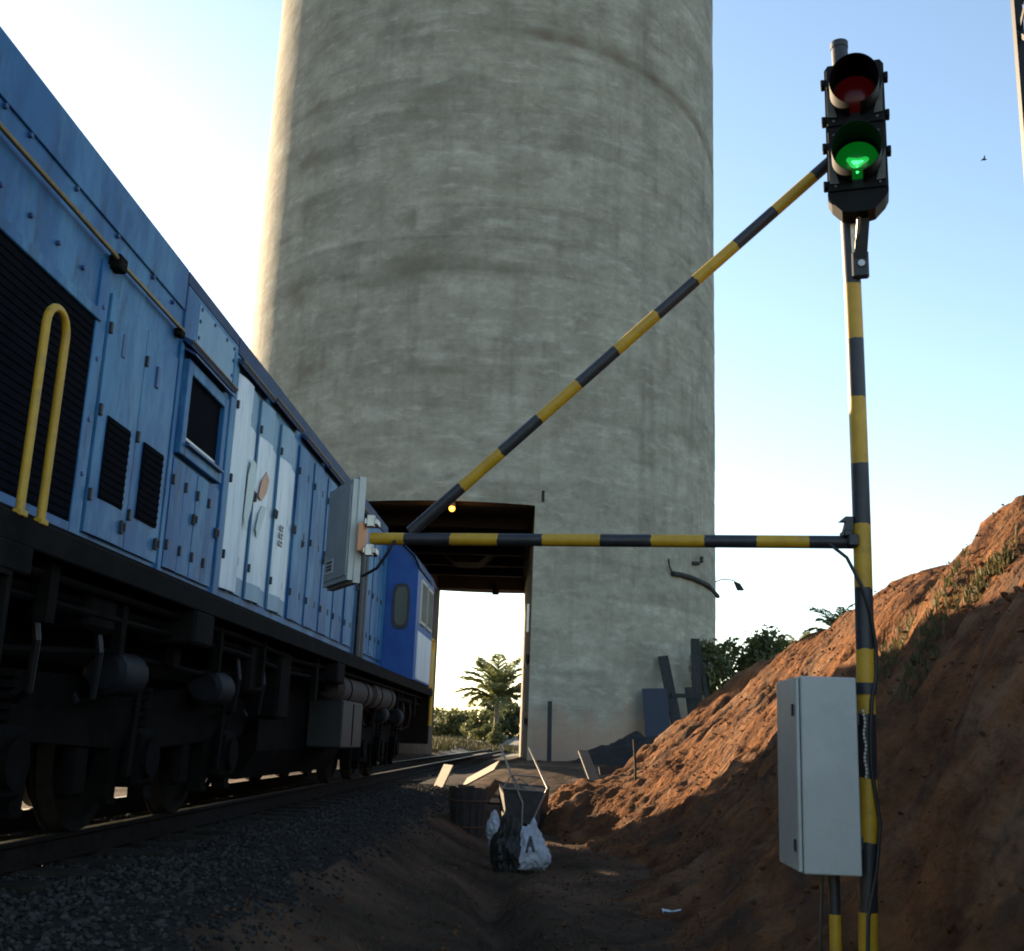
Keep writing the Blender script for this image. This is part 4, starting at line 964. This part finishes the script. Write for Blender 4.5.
# tapered wooden tub
tub = thing('wooden_tub', 'dark tapered wooden tub standing left of the sacks', 'tub', (-1.16, 16.2, -.72))
for k in range(14):
    a0, a1 = 2 * math.pi * k / 14 + .015, 2 * math.pi * (k + 1) / 14 - .015; rb, rt_ = .215, .285; zt = .02 + random.uniform(-.03, .03); zb_ = -.68 - (.1 if k % 3 == 0 else 0)
    vs = []
    for a in (a0, a1):
        for r_, z in ((rb, zb_), (rt_, zt), (rt_ - .025, zt), (rb - .025, zb_)): vs.append((-1.16 + r_ * math.cos(a), 16.2 + r_ * math.sin(a), z))
    b = MB(); b.add(vs, [(0, 4, 5, 1), (1, 5, 6, 2), (2, 6, 7, 3), (3, 7, 4, 0), (0, 1, 2, 3), (4, 7, 6, 5)]); b.build('stave', 'wood_dark', tub)
for z, r_ in ((-.5, .236), (-.15, .272)):
    b = MB(); b.tube([(-1.16 + r_ * math.cos(2 * math.pi * k / 24), 16.2 + r_ * math.sin(2 * math.pi * k / 24), z) for k in range(25)], .01, 6, caps=False); b.build('hoop', 'rust', tub)
MB().cyl((-1.16, 16.2, -.60), (-1.16, 16.2, -.56), .19, 14).build('bottom', 'wood_dark', tub)
tub.scale = (1.09, 1.09, 1.09); tub.location = (-1.264, 17.66, -.848)
# sacks
def sack(cx, cy, cz, rx, ry, rz, seed, amp, sag):
    b = MB(); nu, nv = 90, 56; vs = []; fs = []
    for j in range(nv + 1):
        v = math.pi * j / nv
        for i in range(nu):
            u = 2 * math.pi * i / nu
            d = Vector((math.sin(v) * math.cos(u), math.sin(v) * math.sin(u), math.cos(v)))
            w1 = nz(d.x * 1.2 + seed, d.y * 1.2, d.z * 1.2); wv = Vector((d.x * 2.2 + seed + w1, d.y * 2.2, d.z * 2.0 + w1))
            cr = 1 - 2 * abs(noise.noise(wv)) - .5; cr2 = .5 - abs(noise.noise(wv * 2.3)) * 2; cr3 = .5 - abs(noise.noise(wv * 5.1)) * 2
            q = 1 + amp * (.55 * w1 + .22 * cr + .13 * cr2 + .06 * cr3)
            k = 1 + sag * (-d.z * .9 if d.z > 0 else -d.z * .35)
            zz = max(d.z * rz * q, -rz * .80)
            vs.append((cx + d.x * rx * q * k, cy + d.y * ry * q * k, cz + zz))
    for j in range(nv):
        for i in range(nu): fs.append((j * nu + i, j * nu + (i + 1) % nu, (j + 1) * nu + (i + 1) % nu, (j + 1) * nu + i))
    b.add(vs, fs); return b
ws = sack(-.23, 14.35, -.59, .19, .18, .30, 3, .9, .5).build('white_sack', 'sack_white', None, True)
tag(ws, 'crumpled white plastic sack with a black print in front of wheelbarrow', 'sack')
b = MB(); mk = [(-.30, -.62), (-.26, -.44), (-.23, -.43), (-.18, -.61), (-.21, -.62), (-.23, -.56), (-.255, -.56), (-.27, -.63)]
ds = sack(-.51, 14.35, -.58, .20, .2, .36, 12, .8, .5).build('dark_sack', 'sack_dark', None, True)
tag(ds, 'dark slumped sack leaning beside the crumpled white one', 'sack')
ws2 = sack(-.69, 14.85, -.46, .13, .12, .22, 21, .8, .3).build('white_sack', 'sack_white', None, True)
tag(ws2, 'scrap of white sack sticking out behind the dark slumped sack', 'sack')
# print on the white sack: a small dark patch shrink-fitted to the surface
def drape(poly, target, name, material):
    # fine grid inside the outline, each point cast on to the sack and lifted 3 mm
    def inside(x, z):
        c = False; n = len(poly)
        for i in range(n):
            x1, z1 = poly[i]; x2, z2 = poly[i - 1]
            if (z1 > z) != (z2 > z) and x < (x2 - x1) * (z - z1) / (z2 - z1) + x1: c = not c
        return c
    N = 40; xs_ = np.linspace(-.32, -.16, N); zs_ = np.linspace(-.64, -.42, N); P_ = {}; b = MB(); vs = []; fs = []
    for j in range(N):
        for i in range(N):
            ok, co, no, _ = target.ray_cast(Vector((xs_[i], 13.0, zs_[j])), Vector((0, 1, 0)))
            if ok: P_[i, j] = len(vs); vs.append(co + Vector((0, -.003, 0)))
    for j in range(N - 1):
        for i in range(N - 1):
            q = [(i, j), (i + 1, j), (i + 1, j + 1), (i, j + 1)]
            if all(k in P_ for k in q) and inside((xs_[i] + xs_[i + 1]) / 2, (zs_[j] + zs_[j + 1]) / 2): fs.append(tuple(P_[k] for k in q))
    if fs: b.add(vs, fs); b.build(name, material, target, True)
bpy.context.view_layer.update()
drape(mk, ws, 'print', 'label_print')
# planks
def plank(name, label, a, c, wdir, wd_, th, m_, group=None):
    o = MB().plank(a, c, wdir, wd_, th).build(name, m_); return tag(o, label, 'plank', group)
plank('plank', 'wide pale board propped up in the sun left of the tub', (-2.16, 21.9, -.25), (-1.98, 22.0, .18), (.45, -.85, -.1), .40, .03, 'wood_pale')
plank('plank', 'narrow pale board lying tilted behind the wooden tub', (-1.66, 22.0, -.14), (-1.02, 21.25, .22), (.4045, .7245, .77), .24, .03, 'wood_pale')
plank('plank', 'long thin pale plank lying on the ground along the track', (-2.75, 22.4, -.16), (-2.05, 23.2, -.04), (1, 0, .2), .16, .03, 'wood_pale')
plank('plank', 'low brown plank crossing the dirt behind the tub', (-1.8, 21.0, -.42), (.1, 20.9, -.38), (0, 1, .3), .22, .04, 'rust_brown')
plank('plank', 'brown plank leaning on its own near the earth heap', (.86, 21.6, -.15), (.63, 24.0, .52), (1, 0, 0), .2, .04, 'rust_brown')
plank('plank', 'flat brown plank lying before the black heap', (1.0, 24.5, .12), (2.0, 24.6, .28), (0, .3, 1), .16, .05, 'rust_brown')
o = MB().tube([(1.45, 20.0, -.4), (1.44, 20.0, .3), (1.41, 20.0, .78)], .022, 8).build('stake', 'wood_dark'); tag(o, 'thin wooden stake stuck upright in the lit earth', 'stake')
# timbers and sheet leaning on the tower
plank('timber', 'dark timber leaning on the tower beside the blue sheet', (4.25, 36.6, -.1), (3.62, 38.0, 3.6), (1, 0, 0), .34, .12, 'timber_grey')
plank('timber', 'tall dark timber leaning on the tower nearest its right edge', (4.80, 37.6, -.1), (4.80, 38.85, 4.3), (1, 0, 0), .30, .12, 'timber_grey')
plank('timber', 'slim slanting timber at the far right of the leaning timbers', (5.42, 37.6, .1), (4.95, 39.0, 3.9), (1, 0, 0), .14, .1, 'timber_grey')
plank('timber', 'short dark timber leaning between the two tall ones', (4.70, 37.0, -.1), (4.50, 38.1, 2.6), (1, 0, 0), .28, .12, 'timber_grey')
plank('timber', 'horizontal dark timber joining the leaning timbers on tower', (3.85, 37.45, 2.3), (4.75, 37.55, 2.32), (0, 0, 1), .14, .1, 'timber_grey')
o = MB().plank((3.42, 36.6, .2), (3.28, 37.3, 2.5), (1, 0, 0), .82, .03).build('blue_sheet', 'blue_sheet'); tag(o, 'dark blue sheet panel propped against the foot of tower', 'panel')
o = MB().plank((-.1, 35.0, -.1), (-.13, 35.42, 1.9), (1, 0, 0), .14, .06).build('timber', 'timber_grey'); tag(o, 'single dark timber upright on the tower right of passage', 'plank')
plank('plank', 'pale board end sticking up between tub and wheelbarrow', (-1.20, 20.6, -.40), (-.95, 20.5, -.02), (.5, .8, -.3), .2, .03, 'wood_pale')
plank('plank', 'brown board flat on the dirt left of the heap', (.15, 22.4, -.28), (1.0, 22.9, -.16), (.3, -.9, .2), .26, .04, 'wood_pale')
plank('plank', 'long dark board along the foot of the ballast', (-2.15, 18.2, -.60), (-1.55, 20.9, -.36), (1, 0, .2), .18, .04, 'rust_brown')
# black heap
b = MB(); nx = 50; vs = []; fs = []
for j in range(nx):
    for i in range(nx):
        x = .2 + 4.4 * i / (nx - 1); y = 31 + 4.6 * j / (nx - 1); d = math.hypot((x - 2.5) / 2.1, (y - 33.3) / 2.2)
        vs.append((x, y, -.25 + 1.15 * max(0, 1 - d) ** .5 + (.16 * fbm(x * 1.5, y * 1.5, 0, 4) if d < 1 else 0) + .12 * max(0, 1 - d)))
for j in range(nx - 1):
    for i in range(nx - 1): fs.append((j * nx + i, j * nx + i + 1, (j + 1) * nx + i + 1, (j + 1) * nx + i))
b.add(vs, fs); o = b.build('black_heap', 'black_gravel', None, True); tag(o, 'heap of black gravel at the foot of the tower', 'heap')
# scraps
def scrap(x, y, s, rz, label):
    z = top_z(x, y); b = MB(); n = 6; vs = []; fs = []
    for j in range(n):
        for i in range(n):
            u, v = (i / (n - 1) - .5), (j / (n - 1) - .5); X = u * s * 2.2; Yy = v * s
            vs.append((x + X * math.cos(rz) - Yy * math.sin(rz), y + X * math.sin(rz) + Yy * math.cos(rz), z + .03 + .03 * nz(u * 4 + x, v * 4, y)))
    for j in range(n - 1):
        for i in range(n - 1): fs.append((j * n + i, j * n + i + 1, (j + 1) * n + i + 1, (j + 1) * n + i))
    b.add(vs, fs); b.add([(v[0], v[1], v[2] - .008) for v in vs], [f[::-1] for f in fs]); o = b.build('paper_scrap', 'paper', None, True); return tag(o, label, 'litter')
scrap(1.20, 11.2, .11, .1, 'white paper scrap lying on the dark slope left of cabinet')
# steel mast at the right edge
mast = thing('steel_mast', 'dark lattice steel mast cut off by the photo right edge', 'mast', (5.86, 12.2, 2.5))
for dx, dy in ((-.28, -.28), (.28, -.28), (.28, .28), (-.28, .28)):
    b = MB(); b.box((5.86 + dx - .05, 12.2 + dy - .05, 2.3), (5.86 + dx + .05, 12.2 + dy + .05, 14)); b.build('leg', 'mast_steel', mast)
for k in range(20):
    z = 2.8 + k * .56; s = 1 if k % 2 else -1
    for yy in (-.28, .28):
        b = MB(); b.plank((5.86 - .28 * s, 12.2 + yy, z), (5.86 + .28 * s, 12.2 + yy, z + .56), (0, 0, 1), .06, .02); b.build('lattice_bar', 'mast_steel', mast)
    for xx in (-.28, .28):
        b = MB(); b.plank((5.86 + xx, 12.2 - .28 * s, z), (5.86 + xx, 12.2 + .28 * s, z + .56), (0, 0, 1), .06, .02); b.build('lattice_bar', 'mast_steel', mast)
    b = MB(); b.cyl((5.86 - .40, 12.2 - .28, z + .1), (5.86 - .3, 12.2 - .28, z + .1), .012, 6); b.build('step_peg', 'mast_steel', mast)
# bird
b = MB(); bx_, by_, bz_ = 24.27, 60, 34.73
b.tube([(bx_ - .16, by_, bz_), (bx_ - .08, by_, bz_ + .01), (bx_ + .05, by_, bz_ + .01), (bx_ + .12, by_, bz_ + .03), (bx_ + .17, by_, bz_ + .02)], [.02, .05, .055, .035, .008], 8)
for s in (1, -1): b.add([(bx_ - .05, by_, bz_ + .02), (bx_ + .06, by_, bz_ + .03), (bx_ - .0, by_ + s * .2, bz_ + .13), (bx_ - .08, by_ + s * .36, bz_ + .10), (bx_ - .08, by_ + s * .18, bz_ + .09)], [(0, 1, 2, 3, 4)])
tag(b.build('bird', 'bird_feather'), 'tiny dark bird in the sky right of the signal', 'bird')

# ------------------------------------------------------------------ vegetation
def foliage(clumps, n, size, name, material, parent, flat=.4):
    cl = np.array(clumps, float); wts = cl[:, 3] * cl[:, 4] * cl[:, 5]; wts /= wts.sum()
    k = rng.choice(len(cl), n, p=wts); d = rng.normal(size=(n, 3)); d /= np.linalg.norm(d, axis=1)[:, None]
    r = rng.uniform(.35, 1.0, n) ** .5 * rng.uniform(.75, 1.12, n)
    c = cl[k, :3] + d * cl[k, 3:6] * r[:, None]
    a = rng.normal(size=(n, 3)); a /= np.linalg.norm(a, axis=1)[:, None]; b_ = np.cross(a, rng.normal(size=(n, 3))); b_ /= np.linalg.norm(b_, axis=1)[:, None]
    s = size * rng.uniform(.6, 1.4, n)[:, None]
    v = np.stack([c - a * s, c + b_ * s * .45, c + a * s, c - b_ * s * .45], 1).reshape(-1, 3)
    f = np.arange(n * 4).reshape(-1, 4)
    me = bpy.data.meshes.new(name); me.from_pydata(v.tolist(), [], f.tolist()); me.materials.append(M[material]); me.update()
    return link(name, me, parent)
def shrub(x, y, wd_, ht, label, n=1500, mt_='leaf', name='shrub', group='shrubs far behind the tower', zb_=None, sz_=.16):
    z = ground_z(x, y) if zb_ is None else zb_
    t_ = thing(name, label, 'shrub' if name == 'shrub' else 'tree', (x, y, z), group)
    cl = [(x + random.uniform(-.45, .45) * wd_, y + random.uniform(-.3, .3) * wd_, z + ht * random.uniform(.3, .8), wd_ * random.uniform(.14, .28), wd_ * random.uniform(.14, .28), ht * random.uniform(.14, .26)) for _ in range(11)]
    cl.append((x, y, z + ht * .3, wd_ * .42, wd_ * .4, ht * .3))
    foliage(cl, n, sz_, 'crown', mt_, t_)
    b = MB()
    for k in range(4):
        a = random.uniform(0, 6.28); b.tube([(x, y, z - .2), (x + math.cos(a) * wd_ * .12, y + math.sin(a) * wd_ * .12, z + ht * .4), (x + math.cos(a) * wd_ * .25, y + math.sin(a) * wd_ * .25, z + ht * .75)], [.05 * ht / 2, .035 * ht / 2, .012 * ht / 2], 6)
    b.build('trunk', 'trunk', t_); return t_
def palm(x, y, z, trunk_h, fl_, nf, label, rise=1.0, name='palm_tree', lean=(0, 0), rad=.16, mt_='palm_leaf', group='palms around the site', droop=78, sag=6.5):
    t_ = thing(name, label, 'palm', (x, y, z), group)
    tp = Vector((x + lean[0], y + lean[1], z + trunk_h))
    b = MB(); pts = []; rr = []
    for k in range(9):
        u = k / 8; pts.append((x + lean[0] * u * u, y + lean[1] * u * u, z - .2 + (trunk_h + .2) * u)); rr.append(rad * (1.15 - .3 * u + (.12 if k % 2 else 0)))
    b.tube(pts, rr, 10); b.build('trunk', 'trunk', t_, True)
    for k in range(nf):
        az = 2.399 * k + random.uniform(-.2, .2); el = R(86 - droop * (k / nf) ** 1.1) * rise; L_ = fl_ * random.uniform(.85, 1.1)
        b = MB(); P_ = []; dirh = Vector((math.cos(az), math.sin(az), 0)); p_ = tp.copy(); e = el; ns_ = 14
        for s in range(ns_ + 1):
            P_.append(p_.copy()); p_ = p_ + (dirh * math.cos(e) + Vector((0, 0, 1)) * math.sin(e)) * (L_ / ns_); e -= R(sag) * (.3 + s / ns_)
        b.tube(P_, [.03 * (1 - .85 * s / ns_) * fl_ / 2.5 for s in range(ns_ + 1)], 4)
        side = dirh.cross(Vector((0, 0, 1)))
        for s in range(1, ns_ * 2):
            u = s / (ns_ * 2); i = int(u * ns_); q = P_[i].lerp(P_[min(i + 1, ns_)], u * ns_ - i); tg = (P_[min(i + 1, ns_)] - P_[i]).normalized()
            ln = L_ * .26 * math.sin(math.pi * min(1, .15 + u * .82)) ** .7
            for sg in (1, -1):
                dv = (side * sg * .8 + tg * .75 + Vector((0, 0, random.uniform(-.15, .35)))).normalized(); wv = tg * (L_ * .018)
                e1 = q + dv * ln * .6; e2 = q + dv * ln + Vector((0, 0, -ln * .25))
                b.add([q - wv, q + wv, e1 + wv * .9, e2, e1 - wv * .9], [(0, 1, 2, 3, 4)])
        me = bpy.data.meshes.new('frond'); me.from_pydata(b.v, [], b.f); me.materials.append(M[mt_]); me.update(); link('frond', me, t_)
    return t_
pt = palm(-4.75, 95, .45, 3.3, 4.6, 24, 'bushy palm tree seen through the passage in the tower', rise=1.0, rad=.22, droop=74, sag=7.0)
foliage([(-4.75, 95, .7, .8, .8, .6), (-4.75, 95, 1.5, .4, .4, .7)], 800, .15, 'vine', 'leaf_light', pt)
# undergrowth beyond the passage
SH = [(-11.5, 120, 5, 3.0, 'low bush at the far left of the passage view'), (-9.2, 118, 5, 3.4, 'round bush left of the palm through the passage'), (-7.2, 112, 4.5, 3.0, 'lighter bush just left of the palm trunk'),
      (-3.0, 108, 5, 4.3, 'dark bush directly right of the palm trunk'), (-5.6, 122, 6, 5.2, 'taller bush behind the palm'), (-.5, 116, 6, 5.0, 'dark bush by the right jamb of the passage'), (-14, 128, 8, 4, 'wide bush on the horizon left of passage view')]
for i, (x, y, wd_, ht, lb_) in enumerate(SH):
    shrub(x, y, wd_, ht, lb_ + ' beyond tower', n=1500, mt_='leaf_light' if i in (1, 2, 0) else 'leaf', zb_=.6, sz_=.26)
shrub(-5.9, 98, 2.4, 1.5, 'small bright green bush at the foot of the palm', n=800, mt_='leaf_light', zb_=.5, sz_=.18)
# behind the earth bank
shrub(6.9, 41.5, 4.6, 4.7, 'leafy bush against the sky right of the tower foot', n=15000, mt_='leaf_light', zb_=-.3, group='trees behind the earth bank', sz_=.13)
shrub(8.3, 45, 3.8, 5.6, 'taller leafy bush between tower and bank crest', n=14000, mt_='leaf_light', zb_=-.3, group='trees behind the earth bank', sz_=.13)
palm(9.9, 46, -.3, 4.6, 1.6, 13, 'small palm peeking over the earth bank crest', rad=.12)
palm(8.9, 47, -.3, 4.2, 1.5, 11, 'broad leaved palm left of the one over the crest', rad=.12)
palm(7.75, 31, -.3, 4.1, 1.15, 12, 'dark palm showing just behind the striped post', rad=.12)
# grass on the bank
def grass(name, spots, n, h_, label):
    v = []; f = []
    for _ in range(n):
        (ax, ay), (cx, cy), wd_ = random.choice(spots); u = random.random(); x = ax + (cx - ax) * u + random.gauss(0, wd_); y = ay + (cy - ay) * u + random.gauss(0, wd_ * 1.6)
        z = top_z(x, y); hh = h_ * random.uniform(.4, 1.3); a = random.uniform(0, 6.28); l_ = random.uniform(.2, .9) * hh
        dx, dy = math.cos(a), math.sin(a); wv = .006 + .004 * random.random()
        o = len(v); v += [(x - dy * wv, y + dx * wv, z - .02), (x + dy * wv, y - dx * wv, z - .02), (x + dx * l_ * .4 + dy * wv * .7, y + dy * l_ * .4 - dx * wv * .7, z + hh * .65), (x + dx * l_ * .4 - dy * wv * .7, y + dy * l_ * .4 + dx * wv * .7, z + hh * .65), (x + dx * l_ - .1 * hh, y + dy * l_, z + hh * .85)]
        f += [(o, o + 1, o + 2, o + 3), (o + 3, o + 2, o + 4)]
    me = bpy.data.meshes.new(name); me.from_pydata(v, [], f); me.materials.append(M['dry_grass']); me.update()
    o = link(name, me); o['kind'] = 'stuff'; o['label'] = label; o['category'] = 'grass'
grass('bank_grass', [((3.2, 9.8), (3.55, 10.3), .12), ((3.5, 9.6), (3.75, 9.3), .05), ((3.0, 9.6), (3.2, 9.9), .08), ((3.3, 11.5), (3.6, 12.2), .15)], 1500, .08, 'dry grass growing on the earth bank behind the post')

v = []; f = []
for _ in range(9000):
    y = random.uniform(57, 100); x = random.uniform(-12, 1.5) * (y / 80)
    if abs(x - TRK) < 2.2 and y < 75: continue
    z = ground_z(x, y); hh = random.uniform(.15, .55) * (1 + .8 * nz(x * .6, y * .3, 2)); a = random.uniform(0, 6.28); dx, dy = math.cos(a) * .05, math.sin(a) * .05
    o = len(v); v += [(x - dx, y - dy, z - .03), (x + dx, y + dy, z - .03), (x + random.uniform(-.2, .2), y + random.uniform(-.2, .2), z + hh)]; f.append((o, o + 1, o + 2))
me = bpy.data.meshes.new('field_grass'); me.from_pydata(v, [], f); me.materials.append(M['field_blade']); me.update()
o = link('field_grass', me); o['kind'] = 'stuff'; o['label'] = 'rough grass beyond the tower passage'; o['category'] = 'grass'

pos = []; sz = []
while len(pos) < 6000:
    y = 6.5 + 12 * random.random() ** 1.3; x = random.uniform(-1.95, 1.3)
    s_ = .004 + .012 * random.random() ** 6; pos.append((x, y, top_z(x, y) + s_ * .25)); sz.append(s_)
stones('path_pebbles', np.array(pos), np.array(sz), 'clod', 'small pebbles trodden into the dirt path', 'gravel')
v = []; f = []
for _ in range(70):
    cx_, cy_ = random.uniform(-1.5, .6), random.uniform(7.5, 16); n_ = random.randint(6, 22)
    for k in range(n_):
        x, y = cx_ + random.gauss(0, .06), cy_ + random.gauss(0, .09); z = top_z(x, y); a = random.uniform(0, 6.28); hh = random.uniform(.03, .11); dx, dy = math.cos(a), math.sin(a)
        o = len(v); v += [(x - dy * .004, y + dx * .004, z - .01), (x + dy * .004, y - dx * .004, z - .01), (x + dx * hh * .6, y + dy * hh * .6, z + hh)]; f.append((o, o + 1, o + 2))
me = bpy.data.meshes.new('path_weeds'); me.from_pydata(v, [], f); me.materials.append(M['leaf']); me.update()
o = link('path_weeds', me); o['kind'] = 'stuff'; o['label'] = 'small scattered weeds on the dirt path'; o['category'] = 'weeds'
